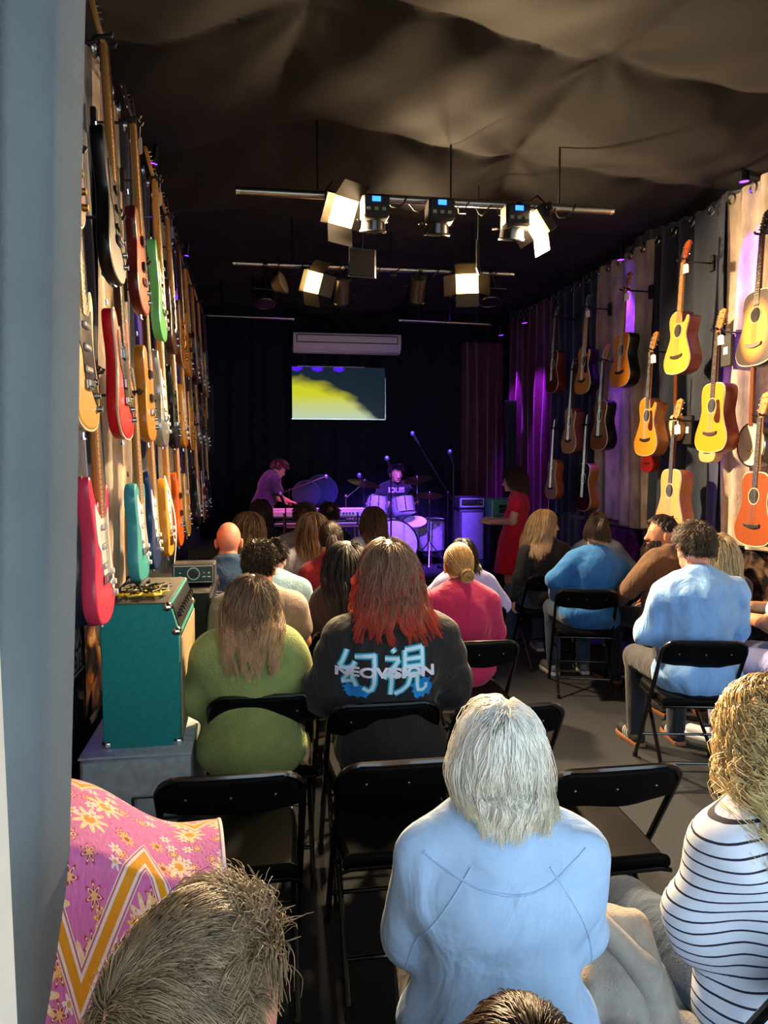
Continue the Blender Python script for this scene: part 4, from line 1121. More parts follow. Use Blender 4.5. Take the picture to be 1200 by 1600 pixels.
    if 'mat' in top:
        I = lambda p, k=1: ('e', p[1], p[2], np.array(p[3]) + inf * k) if p[0] == 'e' else ('c', p[1], p[2], p[3] + inf * k, p[4] + inf * k)
        pr = [I(p) for p in torso] + [I(p, .6) for p in traps]
        if sl == 'long': pr += armp(inf * .9, .96)
        elif sl == 'short': pr += armp(inf * 1.6, 0, .62)
        elif sl == 'half': pr += armp(inf * 1.4, .12)
        elif sl == 'cap': pr += armp(inf * .8, 0, .3)
        if top.get('puff'): pr += [('e', sh[sd] + (el[sd] - sh[sd]) * .28, None, (.072, .075, .085)) for sd in (-1, 1)]
        col = top.get('collar', 'crew'); nb = np.array([0, -.042, 1.036])
        kc, rc = {'crew': (.062, .0085), 'shirt': (.064, .014), 'none': (.06, .006), 'coat': (.074, .020)}[col]
        ring = [ft(nb + np.array([kc * math.cos(a), kc * .95 * math.sin(a) + .005, -.028 * math.sin(a)])) for a in np.linspace(0, 2 * PI, 15)]
        pr += [('c', ring[i], ring[i + 1], rc, rc) for i in range(14)]
        for e in top.get('extra', []): pr.append(('e', ft(e[0]), TL, np.array(e[1]) * rs) if len(e) == 2 else ('c', ft(e[0]), ft(e[1]), e[2], e[3]))
        hem = top.get('hem', .50); cuts = []
        if not top.get('dress'): cuts = [((0, 0, hem if not stand else (hem + dz) * s), (0, 0, -1))]
        else:
            wz = ft((0, 0, .70)); hz = top['dress']
            pr += [('e', ft((0, -.01, .56)), None, (.20, .155, .15)), ('c', (0, -.0, hz + .30), (0, .0, hz - .05), .175, .225)]
            cuts = [((0, 0, hz), (0, 0, -1))]
        nzf = wave_noise(hash(key) % 1000 if False else sum(map(ord, key)), top.get('fold', .010), top.get('f0', 20), top.get('f1', 60), 7, top.get('fdir'))
        V, F = sdf_mesh_data(pr, top.get('vox', vox * .9), top.get('k', .035), cuts, nzf)
        o = link(top.get('name', 'shirt'), np_mesh('shirt', V, F), top['mat'], root)
        PEOPLE[key + '_shirt'] = (o, V, F)
    if leg is not None:
        if legtype == 'trousers': pr = legp(.012) + [('e', p[1], p[2], np.array(p[3]) + .006) for p in torso[2:3]]
        else: pr = legp(.010, .35)
        V, F = sdf_mesh_data(pr, vox, .03, [((0, 0, (.66 if not stand else .66 + dz)), (0, 0, 1))] , wave_noise(sum(map(ord, key)) + 3, .004, 15, 40, 5))
        link('trousers' if legtype == 'trousers' else 'shorts', np_mesh('trousers', V, F), leg, root)
    if shoe is not None:
        for sd in (-1, 1):
            fp = footp(.004); fp = fp[:2] if sd < 0 else fp[2:]
            V, F = sdf_mesh_data(fp, .010, .02, [((0, 0, .022), (0, 0, -1))])
            so = link('shoe', np_mesh('shoe', V, F), shoe[0], root)
            a, b = an[sd] + np.array([0, -.06, 0]), toe[sd]
            out = []
            dv = np.array([b[0] - a[0], b[1] - a[1]]); Lf = np.linalg.norm(dv); dv /= Lf; pv = np.array([dv[1], -dv[0]])
            for f, wd in ((-.02, .018), (.0, .034), (.35, .036), (.75, .044), (1.0, .040), (1.14, .026), (1.18, .008)): out.append((f, wd))
            ol = [np.array([a[0], a[1]]) + dv * f * Lf + pv * wd for f, wd in out] + [np.array([a[0], a[1]]) + dv * f * Lf - pv * wd for f, wd in reversed(out)]
            mb = MB(); mb.T = Matrix(((1, 0, 0, 0), (0, 0, 1, 0), (0, 1, 0, 0), (0, 0, 0, 1)))
            mb.prism([(p[0], p[1]) for p in ol], .0, .026, .004); mb.build('sole', shoe[1], so)
    # --- hair
    if hair:
        hc = fh((0, -.002, 1.183)); hr = np.array((.0815, .105, .111)) * hq
        coll = [(ft((0, -.045, .895)), TL, (np.array((.155 * w, .112 * w, .19)) + inf + .022) * rs),
                (ft((0, -.05, .958)), TL, (np.array((.19, .060, .060)) + inf + .020) * rs),
                (ft((0, -.040, 1.02)), TL, (np.array((.083, .076, .072)) + inf * .8) * rs)]
        V, F, C = hair_data(hc, hd, hr, hair, coll)
        o = link('hair', np_mesh('hair', V, F, True, C), m_hair, root)
        if hair.get('beard'):
            nB = 900; uu = rng.normal(size=(nB * 6, 3)); uu /= np.linalg.norm(uu, axis=1, keepdims=True)
            uu = uu[(uu[:, 1] > -.05) & (uu[:, 2] < .05) & ~((uu[:, 2] > -.35) & (np.abs(uu[:, 0]) < .5))][:nB]
            bc = np.array([0, .035, 1.118]); p = bc + uu * np.array([.070, .068, .062]); P = [p]
            for k in range(5):
                p = p + uu * .006 + np.array([0, .004, -.016]) + rng.normal(size=p.shape) * .0025; P.append(p)
            P = np.stack(P, 1); P = np.stack([np.stack([fh(q) for q in P[:, k]]) for k in range(6)], 1)
            V, F, C = strand_mesh_data(P, .0028, lin(hair['beard'])[:3], lin(hair['beard'])[:3], 1, .4)
            link('beard', np_mesh('beard', V, F, True, C), m_hair, root)
    if chair_label:
        rz = -yaw if chair_rz is None else math.radians(chair_rz)
        d = Matrix.Rotation(rz, 3, 'Z') @ Vector((chair_dx, chair_dy, 0))
        if chair_px: chair_at(chair_label, chair_px[0], chair_px[1], rz)
        else: chair(chair_label, root.location.x + d.x, root.location.y + d.y, rz)
    PEOPLE[key] = dict(root=root, ft=ft, fh=fh, s=s, wr=wr, el=el)
    return root

# ------------------------------------------------------------------ wardrobe
def cloth(n, h, rough=.85, var=.08, bump=.25, bscale=90, **k): return M(n, h, rough, var=var, vscale=14, bump=bump, bscale=bscale, sheen=.15, **{'wrinkle': .45, **k})
c_pale = cloth('pale_blue_jersey', '#a9c9ea', bump=.15, bscale=500); c_green = cloth('lime_wool', '#98ab62', bump=.9, bscale=160, var=.14, wrinkle=.2); c_black = cloth('black_cotton', '#14171b')
c_taupe = cloth('taupe_cotton', '#9a8a80'); c_lblue = cloth('light_blue_cotton', '#86aec2'); c_blue = cloth('denim_blue_wool', '#24466e'); c_white = cloth('white_cotton', '#c9cdd2')
c_grey = cloth('grey_cotton', '#8d8f96'); c_red = cloth('red_cotton', '#8e1226'); c_darkb = cloth('dark_brown_cotton', '#2a1f22'); c_mag = cloth('raspberry_fleece', '#b01850')
c_lav = cloth('lavender_cotton', '#9598c8'); c_royal = cloth('royal_blue_knit', '#1567ad'); c_sky = cloth('sky_oxford', '#7fb0ea', bump=.2); c_gblue = cloth('grey_blue_cotton', '#7e90a8')
c_brown = cloth('brown_canvas', '#6a4f38'); c_dress = cloth('red_dress_crepe', '#e31834'); c_navyT = cloth('navy_tee', '#161a3c'); c_denim = cloth('blue_denim', '#26415f', bump=.4, bscale=300); c_darkdenim = cloth('dark_denim', '#141c2a')
c_cord = cloth('black_trouser', '#101216')
sh_white = (M('white_leather', '#cfd2d2', .5), M('white_sole', '#d8d8d4', .6)); sh_black = (M('black_suede', '#111216', .8), M('gum_sole', '#8a5a36', .6)); sh_grey = (M('grey_canvas', '#6a7078', .8), sh_white[1])
# striped jersey: white with thin navy lines
m_str, g = blank('striped_jersey', .85)
tc = g.new('ShaderNodeTexCoord'); sp = g.new('ShaderNodeSeparateXYZ'); g.nt.links.new(tc.outputs['Object'], sp.inputs[0])
nz = g.new('ShaderNodeTexNoise'); nz.inputs['Scale'].default_value = 5; g.nt.links.new(tc.outputs['Object'], nz.inputs['Vector'])
zz = g.math('ADD', sp.outputs[2], g.math('MULTIPLY', g.math('ABSOLUTE', sp.outputs[0]), .28)); zz = g.math('ADD', zz, g.math('MULTIPLY', nz.outputs[0], .018))
fr = g.math('FRACT', g.math('DIVIDE', zz, .025)); st = g.math('LESS_THAN', fr, .17)
g.nt.links.new(g.mix(st, lin('#d5dbe8'), lin('#1c1a30')), g.b.inputs['Base Color'])

H = lambda **k: k
FG = dict(vox=.012)
# ---- front row, nearest the camera
person('man1', 'person with short tousled grey-brown hair, seated nearest at the lower left', 300, 1388, .76, yaw=8, head=(26, 4, 0), skin='pink', hs=1.08,
       hair=H(kind='short', n=14000, L=.048, rad=.0008, c0='#54432f', c1='#a8906e', vol=.10, lift=.14, mess=.14, curl=.22, clump=.55, side_line=.42, jit=.32, nape=-.62, seg=8, dir=(-.1, .5, -.2), crown=(-.35, -.85, .30)), top=dict(mat=c_darkb), leg=c_darkdenim, shoe=sh_black, chair_label='black folding chair under the person with tousled grey-brown hair')
person('child2', 'person with dark hair, only the crown showing at the bottom edge', 828, 1580, .72, hs=1.0, hair=H(kind='short', n=4000, L=.045, rad=.0011, c0='#2a1c14', c1='#4a3222', vol=.06, mess=.1, lift=.05, curl=.08), top=dict(mat=c_black), leg=c_darkdenim, shoe=sh_black,
       chair_label='black folding chair under the dark haired person at the bottom edge')
person('lady', 'person with short white hair in a pale blue jacket, seated in the foreground', 785, 1083, 1.52, yaw=6, lean=.10, w=1.14, head=(10, 4, 4), hs=1.02, arms='tight', hairtop=.03,
       hair=H(kind='bob', n=9000, L=.19, low=.42, lr=.45, swept=.15, rad=.0012, c0='#fffaf0', c1='#f2e8cc', vol=.20, seg=9, clump=.62, wave=.008, wf=1.1, mess=.13, flip=.10, gather=5.5, nape=-.72, jit=.16, cn=26, partx=.15, cpow=1.2),
       top=dict(mat=c_pale, name='jacket', inf=.022, collar='coat', hem=.44, fold=.014, f0=18, f1=55, k=.035, vox=.012), leg=c_cord, shoe=sh_white, chair_dy=-.10, chair_label='black folding chair under the white haired person in the pale blue jacket', **FG)
person('curly', 'person with long curly blonde hair in a striped top at the right edge', 1215, 1060, 1.47, yaw=-6, w=1.10, arms='tight', head=(0, 2, -3), hs=1.0, hairtop=.035,
       hair=H(kind='curly', n=5600, L=.29, rad=.0015, c0='#a57f4e', c1='#e6cc90', vol=.40, seg=26, clump=.6, wave=.015, wf=4.4, swept=.1, gather=0, mess=.14, jit=.38, cn=14, phj=.25, cpow=.8, flip=.15),
       top=dict(mat=m_str, inf=.022, hem=.46, sleeve='half', fold=.013, f0=18, f1=50, k=.05, vox=.012), leg=c_denim, shoe=sh_white, chair_label='black folding chair under the person in the striped top', **FG)
# ---- second row
person('green', 'person in a fuzzy lime green sweater with long wavy brown hair', 393, 893, 3.18, lean=.10, w=1.12, arms='lap', head=(-2, 6, 2),
       hair=H(kind='long', n=4200, L=.37, lr=.42, rad=.0016, c0='#4a3d36', c1='#cda97c', vol=.13, gather=1.2, seg=13, clump=.7, wave=.014, wf=2.0, mess=.07, jit=.38, cn=24, cpow=1.1),
       top=dict(mat=c_green, name='sweater', inf=.034, hem=.43, fold=.012, f0=14, f1=40, k=.06, vox=.013, extra=[((0, -.10, .56), (.19, .13, .14))]), leg=c_denim, shoe=(M('rust_shoe', '#7a4a3a', .7), sh_white[1]),
       chair_label='black folding chair under the lime green sweater, left of the centre pair', chair_px=(412,1088), **FG)
person('neo', 'person in a black shirt with a cyan back print and red-tipped hair', 607, 838, 3.02, lean=.10, w=1.10, arms='lap', head=(0, 4, 0), hairtop=.03,
       hair=H(kind='long', n=4800, L=.35, lr=.5, rad=.0016, c0='#7d6553', c1='#c84434', vol=.22, gather=.1, seg=13, clump=.7, wave=.013, wf=1.5, mess=.07, flip=.75, jit=.28, cn=26, cpow=2.3),
       top=dict(mat=c_black, inf=.028, hem=.44, sleeve='half', fold=.014, f0=20, f1=60, k=.05, vox=.012), leg=c_cord, shoe=sh_black, chair_label='black folding chair under the printed black shirt in the centre', chair_px=(603,1100), **FG)
# ---- third row and beyond, left block
person('curlyman', 'person with short dark curly hair in a taupe shirt behind the green sweater', 405, 842, 4.02, w=1.04, head=(22, 2, 0), skin='warm',
       hair=H(kind='short', n=1800, L=.050, rad=.0024, c0='#1c1612', c1='#3a2e26', vol=.16, curl=1.1, mess=.5, clump=.5), top=dict(mat=c_taupe, sleeve='short', inf=.022, hem=.47), leg=c_darkdenim, shoe=sh_grey,
       chair_label='black folding chair under the taupe shirt')
person('lightblue', 'person with dark hair in a light blue shirt behind the taupe shirt', 428, 838, 4.75, w=1.14, head=(25, 8, 0), hair=H(kind='short', n=1000, L=.045, rad=.003, c0='#16110e', vol=.14), top=dict(mat=c_lblue, sleeve='short', inf=.024), leg=c_darkdenim, shoe=sh_grey,
       chair_label='black folding chair under the light blue shirt')
person('bald', 'bald person in a dark blue sweater by the left wall', 357, 816, 5.12, w=1.05, hairtop=0, skin='pink', head=(0, 2, 0), hs=1.02, top=dict(mat=c_blue, inf=.018, collar='shirt'), leg=c_darkdenim, shoe=sh_black,
       chair_label='black folding chair under the bald person in blue')
person('browntop', 'person with long brown hair in a white top beyond the bald person', 391, 797, 6.2, yaw=12, w=1.05, head=(5, 2, 4), hair=H(kind='long', n=1100, L=.34, rad=.0032, c0='#4c382a', c1='#7a5c40', vol=.12, clump=.5, seg=9), top=dict(mat=c_white, inf=.026), leg=c_denim, shoe=sh_white,
       chair_label='black folding chair under the white top beyond the bald person', vox=.02)
person('dimhead', 'person with brown hair in the dim row nearest the keyboard', 407, 779, 7.25, yaw=10, hair=H(kind='bob', n=700, L=.2, rad=.0035, c0='#2c2019', c1='#4a3628', vol=.2), top=dict(mat=c_darkb), leg=c_darkdenim, shoe=sh_black, chair_label='black folding chair in the dim row nearest the keyboard', vox=.02)
person('boygrey', 'person with short brown hair in a grey shirt with red, before the keyboard', 476, 783, 6.9, w=1.0, yaw=8, hair=H(kind='short', n=900, L=.06, rad=.003, c0='#33261e', c1='#54402f', vol=.16), top=dict(mat=c_grey, sleeve='short', inf=.02), leg=c_darkdenim, shoe=sh_black, chair_label='black folding chair under the grey shirt', vox=.02)
person('darkhead', 'person with short dark hair close to the middle of the keyboard', 514, 783, 7.75, hair=H(kind='short', n=900, L=.065, rad=.003, c0='#241a15', c1='#3e2e24', vol=.18), top=dict(mat=c_black), leg=c_darkdenim, shoe=sh_black, chair_label='black folding chair near the middle of the keyboard', vox=.02)
person('whitetee', 'person with long brown hair in a white t-shirt left of the red shirt', 488, 798, 5.95, w=.95, hair=H(kind='long', n=1100, L=.36, rad=.0032, c0='#4e392b', c1='#7c5d42', vol=.18, clump=.5, seg=9), top=dict(mat=c_white, sleeve='short', inf=.018), leg=c_darkdenim, shoe=sh_white, chair_label='black folding chair under the white t-shirt', vox=.02)
person('redtop', 'person with a dark half-tied ponytail in a red shirt', 517, 813, 5.3, w=.98, hair=H(kind='ponytail', n=1500, L=.26, rad=.003, c0='#231a17', c1='#3a2a26', at=(0, -.95, .12), vol=.12), top=dict(mat=c_red, inf=.018), leg=c_darkdenim, shoe=sh_black, chair_label='black folding chair under the red shirt', vox=.02)
person('longdark', 'person with long straight dark hair half hidden by the red-tipped hair', 541, 843, 4.35, w=1.0, hair=H(kind='long', n=1800, L=.46, rad=.0026, c0='#1d1b1e', c1='#2e2c31', vol=.2, clump=.4, seg=10, wave=.003), top=dict(mat=c_darkb, inf=.018), leg=c_darkdenim, shoe=sh_black, chair_label='black folding chair under the long dark hair', vox=.018)
person('whiteback', 'person with long brown hair in a white top before the bass drum', 583, 789, 6.7, w=1.0, hair=H(kind='long', n=1100, L=.30, rad=.0032, c0='#3a2a20', c1='#6a4e38', vol=.10, clump=.5, seg=9), top=dict(mat=c_white, inf=.02), leg=c_darkdenim, shoe=sh_white, chair_label='black folding chair before the bass drum', vox=.02)
# ---- centre right
person('raspberry', 'person with a blonde bun in a raspberry pink sweatshirt', 717, 846, 4.12, w=1.06, head=(4, 2, 0), hair=H(kind='bun', n=2000, rad=.0022, c0='#7a5c3a', c1='#c9a468', vol=.12, at=(.22, -.88, -.42), jit=.35), top=dict(mat=c_mag, inf=.024, hem=.45, fold=.007), leg=c_darkdenim, shoe=sh_black,
       chair_label='black folding chair under the raspberry sweatshirt', chair_px=(750,1003), vox=.014)
person('lavender', 'person with dark hair in a lavender shirt beyond the blonde bun', 724, 839, 4.9, w=1.12, hair=H(kind='bob', n=800, L=.18, rad=.003, c0='#17120f', vol=.16), arms='wide', top=dict(mat=c_lav, inf=.026, collar='shirt'), leg=c_darkdenim, shoe=sh_black, chair_label='black folding chair under the lavender shirt', vox=.018)
# ---- right block
person('blackblond', 'person in black with long straight blonde hair looking to the right', 850, 793, 6.1, yaw=0, w=.98, head=(88, 0, 0), lean=.02, hair=H(kind='long', n=2400, L=.40, rad=.0022, c0='#8a6e4c', c1='#cbb088', vol=.06, gather=1.5, clump=.45, seg=10, wave=.003, cpow=.8), top=dict(mat=c_black, inf=.014), leg=c_denim, shoe=sh_grey, arms='down',
       chair_label='black folding chair under the person in black with blonde hair', vox=.016)
person('royal', 'person with dark bowl-cut hair in a royal blue sweater', 934, 807, 5.42, yaw=2, side=.14, w=1.18, lean=.12, head=(4, 8, 4), hair=H(kind='bob', n=2400, L=.12, low=.35, swept=.0, rad=.0022, c0='#1e1714', c1='#3c2e27', vol=.16, clump=.35, wave=.003, gather=4), top=dict(mat=c_royal, inf=.028, hem=.44, name='sweater'), leg=c_denim, shoe=sh_grey, arms='wide',
       chair_label='black folding chair under the royal blue sweater', chair_px=(918,922), chair_rz=-16, vox=.014)
person('greyblue', 'person with light brown hair in a grey-blue shirt beyond the royal blue sweater', 934, 799, 6.3, yaw=20, lean=.15, w=1.05, hair=H(kind='bob', n=800, L=.14, rad=.003, c0='#5a3e28', c1='#8a6440', vol=.2), top=dict(mat=c_gblue, inf=.022), leg=c_darkdenim, shoe=sh_grey, arms='wide', chair_label='black folding chair under the grey-blue shirt', vox=.018)
person('beard', 'bearded person in a brown jacket turned to the left', 1037, 801, 5.12, yaw=-12, w=1.08, lean=.10, head=(-68, 2, 0), skin='warm', hair=H(kind='short', n=1500, L=.035, rad=.0022, c0='#1b1411', c1='#33271f', vol=.08, lift=.2, front=.18, beard='#231a17'), top=dict(mat=c_brown, inf=.024, collar='shirt', name='jacket'), leg=c_darkdenim, shoe=sh_black, arms='knees',
       chair_label='black folding chair under the bearded person in brown', vox=.014)
person('skyshirt', 'person with tousled dark hair in a sky blue shirt, right side', 1087, 811, 3.80, yaw=4, lean=.06, w=1.12, head=(-6, 4, 0), skin='pink', hair=H(kind='short', n=3800, L=.052, rad=.0016, c0='#241d1a', c1='#5a4e45', vol=.13, curl=.55, mess=.35, lift=.5, clump=.55, jit=.4), top=dict(mat=c_sky, inf=.026, hem=.42, collar='shirt', fold=.020, f0=25, f1=75, k=.04), leg=c_darkdenim, shoe=sh_black, arms='lap', feet=.0,
       chair_label='black folding chair under the sky blue shirt', chair_px=(1105,1003), chair_rz=-12, vox=.013)
person('greyblond', 'person with long ash blonde hair behind the sky blue shirt', 1122, 832, 4.32, w=.92, hair=H(kind='long', n=1500, L=.30, rad=.0028, c0='#9a8a6c', c1='#b8aa86', vol=.26, clump=.45, seg=9), top=dict(mat=c_darkb, inf=.016), leg=c_darkdenim, shoe=sh_black, chair_label='black folding chair under the ash blonde hair', vox=.018)
person('edge', 'person in a pale blue shirt with folded hands at the right edge', 1275, 792, 3.78, yaw=-25, lean=.05, w=1.1, skin='tan', hair=H(kind='short', n=900, L=.04, rad=.002, c0='#3a2e26', vol=.12), top=dict(mat=c_sky, inf=.020, sleeve='short', collar='shirt', hem=.44), leg=c_lav, shoe=sh_white,
       arms=((.22, .12, .78), (-.08, .27, .80), (-.85, .5, .1), (.2, .4, .9)), armL=((.30, .04, .78), (.17, .24, .76), (-.6, .8, .1), (.2, .3, .9)), chair_label='black folding chair under the folded hands at the right edge', vox=.013, curl=.55)
# ---- empty chairs
chair_at('empty black folding chair beside the pink floral blanket', 360, 1213)
chair_at('empty black folding chair left of the white haired person', 640, 1190)
chair_at('empty black folding chair right of the white haired person', 968, 1200)
chair_at('empty black folding chair behind the white hair, next to the printed shirt', 800, 1103)
chair_at('empty black folding chair near the person in the red dress', 818, 852)

# ------------------------------------------------------------------ prints and seams that follow the cloth
from mathutils.bvhtree import BVHTree
def bvh_of(key):
    o, V, F = PEOPLE[key + '_shirt']
    return o, BVHTree.FromPolygons([tuple(v) for v in V.tolist()], [tuple(f) for f in F.tolist()])
def on_back(bvh, x, z, eps=.003):
    h = bvh.ray_cast(Vector((x, -1.2, z)), Vector((0, 1, 0)))
    return None if h[0] is None else h[0] + h[1] * eps * (1 if h[1].y < 0 else -1)
def print_on_back(bvh, me, cx, cz, eps, scale=1.0, step=.012):
    bm = bmesh.new(); bm.from_mesh(me)
    xs = [v.co.x for v in bm.verts]; ys = [v.co.y for v in bm.verts]
    for lo_, hi_, ax in ((min(xs), max(xs), 0), (min(ys), max(ys), 1)):
        k = lo_ + step
        while k < hi_:
            co = [0, 0, 0]; co[ax] = k; no = [0, 0, 0]; no[ax] = 1
            bmesh.ops.bisect_plane(bm, geom=bm.verts[:] + bm.edges[:] + bm.faces[:], plane_co=co, plane_no=no); k += step
    for v in bm.verts:
        q = on_back(bvh, cx + v.co.x * scale, cz + v.co.y * scale, eps + max(0, v.co.z))
        v.co = q if q else Vector((cx + v.co.x, -.2, cz + v.co.y))
    bm.to_mesh(me); bm.free()
    return me
def stroke_mesh(lines, w):
    bm = bmesh.new()
    for pts in lines:
        P = [Vector((p[0], p[1], 0)) for p in pts]; L = []; Rr = []
        for i, p in enumerate(P):
            t = (P[min(i + 1, len(P) - 1)] - P[max(i - 1, 0)]).normalized(); nn = Vector((-t.y, t.x, 0)) * (w if not isinstance(w, (list, tuple)) else w[0])
            L.append(bm.verts.new(p + nn)); Rr.append(bm.verts.new(p - nn))
        for i in range(len(P) - 1): bm.faces.new((L[i], Rr[i], Rr[i + 1], L[i + 1]))
    me = bpy.data.meshes.new('stroke'); bm.to_mesh(me); bm.free(); return me
pr_cyan = M('print_cyan', '#1fa8cc', .7); pr_white = M('print_white', '#c8ecff', .7); pr_blue = M('print_blue', '#1283d8', .7); pr_pale = M('print_lettering', '#dfe3f6', .7)
o, bv = bvh_of('neo'); rt = PEOPLE['neo']['root']
def local_back(px, py):        # where a pixel of the print falls on the back of the shirt, in the wearer's coordinates
    c = Vector((0, 0, CAM_Z)) - rt.location; d = ray(px, py)
    h = bv.ray_cast(c, d.normalized()); return h[0]
a, b = local_back(535, 1052), local_back(680, 1052)
S_ = (b.x - a.x) / 145 if a and b else .0024
t0 = local_back(606, 1052) or Vector((0, -.2, .9))
zt_ = local_back(606, 1020) or t0 + Vector((0, 0, .08)); SZ = abs(zt_.z - t0.z) / 32
def pxy(px, py): return ((px - 606) * S_, (1052 - py) * SZ)
# strokes of the two characters, read off the photo in its pixels
glyph = [[(545,1015),(540,1030),(534,1043)], [(534,1043),(545,1047),(556,1042)], [(558,1035),(551,1050),(540,1070)], [(538,1072),(548,1070),(556,1068)], [(553,1060),(558,1070),(561,1078)],
         [(557,1027),(572,1026),(588,1025)], [(586,1022),(586,1045),(586,1070),(583,1080),(578,1083),(570,1079)],
         [(613,1014),(617,1019)], [(602,1029),(614,1029),(624,1029)], [(623,1030),(617,1040),(607,1052),(600,1060)], [(612,1046),(612,1066),(611,1087)], [(617,1052),(623,1058)],
         [(632,1016),(632,1036),(632,1054)], [(632,1016),(650,1015),(662,1014)], [(661,1014),(661,1034),(661,1053)], [(634,1030),(659,1030)], [(634,1042),(659,1042)], [(632,1054),(661,1054)],
         [(641,1056),(637,1070),(628,1080),(617,1086)], [(652,1056),(652,1072),(654,1081),(662,1082),(667,1078),(667,1070)]]
gl = [[pxy(*q) for q in l] for l in glyph]
for nm, wd, mt, e in (('print_glow', 5.2, pr_cyan, .0028), ('print_character', 2.7, pr_white, .0040)):
    link(nm, print_on_back(bv, stroke_mesh(gl, wd * S_), t0.x, t0.z, e), mt, o)
for cx, cy, rx, ry in ((560, 1085, 19, 11), (661, 1078, 18, 17)):
    bm = bmesh.new(); vs = []
    for i in range(22):
        an_ = 2 * PI * i / 22; k = 1 + .16 * math.sin(i * 2.7) + .1 * math.sin(i * 5.1); q = pxy(cx + rx * k * math.cos(an_), cy - ry * k * math.sin(an_)); vs.append(bm.verts.new((q[0], q[1], 0)))
    bm.faces.new(vs); me = bpy.data.meshes.new('blot'); bm.to_mesh(me); bm.free()
    link('print_blot', print_on_back(bv, me, t0.x, t0.z, .0016), pr_blue, o)
tm = text_mesh('NEOVISION', .1, 0, .0045); xs = [v.co.x for v in tm.vertices]; ys = [v.co.y for v in tm.vertices]
kx = 152 * S_ / (max(xs) - min(xs)); ky_ = 17 * SZ / (max(ys) - min(ys)); tm.transform(Matrix.Diagonal((kx, ky_, 1, 1)))
link('print_lettering', print_on_back(bv, tm, t0.x - 2 * S_, t0.z - 0 * SZ, .0055), pr_pale, o)
# jacket seams and collar piping
o, bv = bvh_of('lady'); ftl = PEOPLE['lady']['ft']; s_ = PEOPLE['lady']['s']
def back_curve(pts, r, name, mat):
    P = [on_back(bv, x, z, r * .5) for x, z in pts]; P = [p for p in P if p]
    if len(P) > 2: MB().tube(P, r, 6).build(name, mat, o)
zN = ftl((0, 0, 1.045))[2]
for sd in (-1, 1):
    back_curve([(sd * (.075 + .12 * math.sin(f * 1.5)), zN - .045 - .28 * f) for f in np.linspace(0, 1, 14)], .0018, 'seam', c_pale)
back_curve([(x, zN - .035 - .05 * (1 - (x / .16) ** 2)) for x in np.linspace(-.16, .16, 17)], .0028, 'collar_edge', c_pale)
o, bv = bvh_of('skyshirt'); z0_ = PEOPLE['skyshirt']['ft']((0, 0, .955))[2]
back_curve([(x, z0_ + .004 * math.sin(x * 30)) for x in np.linspace(-.17, .17, 17)], .0016, 'yoke_seam', c_sky)
# ================================================================== amplifiers along the left wall
m_teal = M('teal_tolex', '#119490', .6, var=.12, vscale=90, bump=.5, bscale=700); m_topolive = M('worn_top', '#4a4a40', .7, var=.15, vscale=20, bump=.3, bscale=500)
m_cane = M('cane_grille', '#b5a27c', .8, var=.15, vscale=120, bump=.6, bscale=900); m_steel = M('galvanised_steel', '#c8d4dc', .42, .25, var=.18, vscale=30, bump=.1, bscale=60)
m_tolex = M('black_tolex', '#101114', .65, bump=.4, bscale=600); m_panel = M('control_panel', '#16181c', .35)
def knob_row(parent, pts, axis, r, mat=None):
    me = MB().cyl((0, 0, 0), Vector(axis) * r * 1.3, r, r * .85, 10).mesh('knob')
    for p in pts:
        o = link('knob', me, mat or m_chrome, parent); o.location = p
t = thing('combo_amplifier', 'teal green combo amplifier with cream grille standing on a steel case', 'amplifier', (-.455, 3.33, .60))
prof = [(-.145, 0), (.145, 0), (.145, .44), (.112, .555), (-.145, .555)]          # side profile: x across, z up, controls on the slope
mb = MB(); mb.T = Matrix.Identity(4)
mb.prism(prof, -.33, .33, .006); mb.build('cabinet', m_teal, t)
MB().box((-.018, 0, .557), (.25, .655, .006), bev=.002).build('top_panel', m_topolive, t)
MB().box((.147, 0, .22), (.008, .60, .40), bev=.003).build('grille', m_cane, t)
sl = Vector((.105, 0, .06)).normalized(); nrm = Vector((.868, 0, .496))
mb = MB(); mb.box((.1305, 0, .498), (.006, .60, .100), R=Matrix.Rotation(-.28, 3, 'Y')); pnl = mb.build('control_panel', m_panel, t)
knob_row(pnl, [(.134, -.26 + .065 * i, .50) for i in range(9)], (.96, 0, .28), .012, m_blackplastic)
cm = gm('corner', lambda: MB().ball((0, 0, 0), (.022, .022, .022), 8, 6).mesh('corner'))
for x in (-.132, .132):
    for y in (-.317, .317):
        for z in (.014, .535 if x < 0 else .445):
            o = link('corner_protector', cm, m_chrome, t); o.location = (x, y, z)
for y in (-.317, .317):
    o = link('corner_protector', cm, m_chrome, t); o.location = (.10, y, .54)
MB().tube([(-.03, -.13, .56), (-.03, -.12, .585), (-.03, 0, .592), (-.03, .12, .585), (-.03, .13, .56)], .009, 8).build('handle', m_tolex, t)
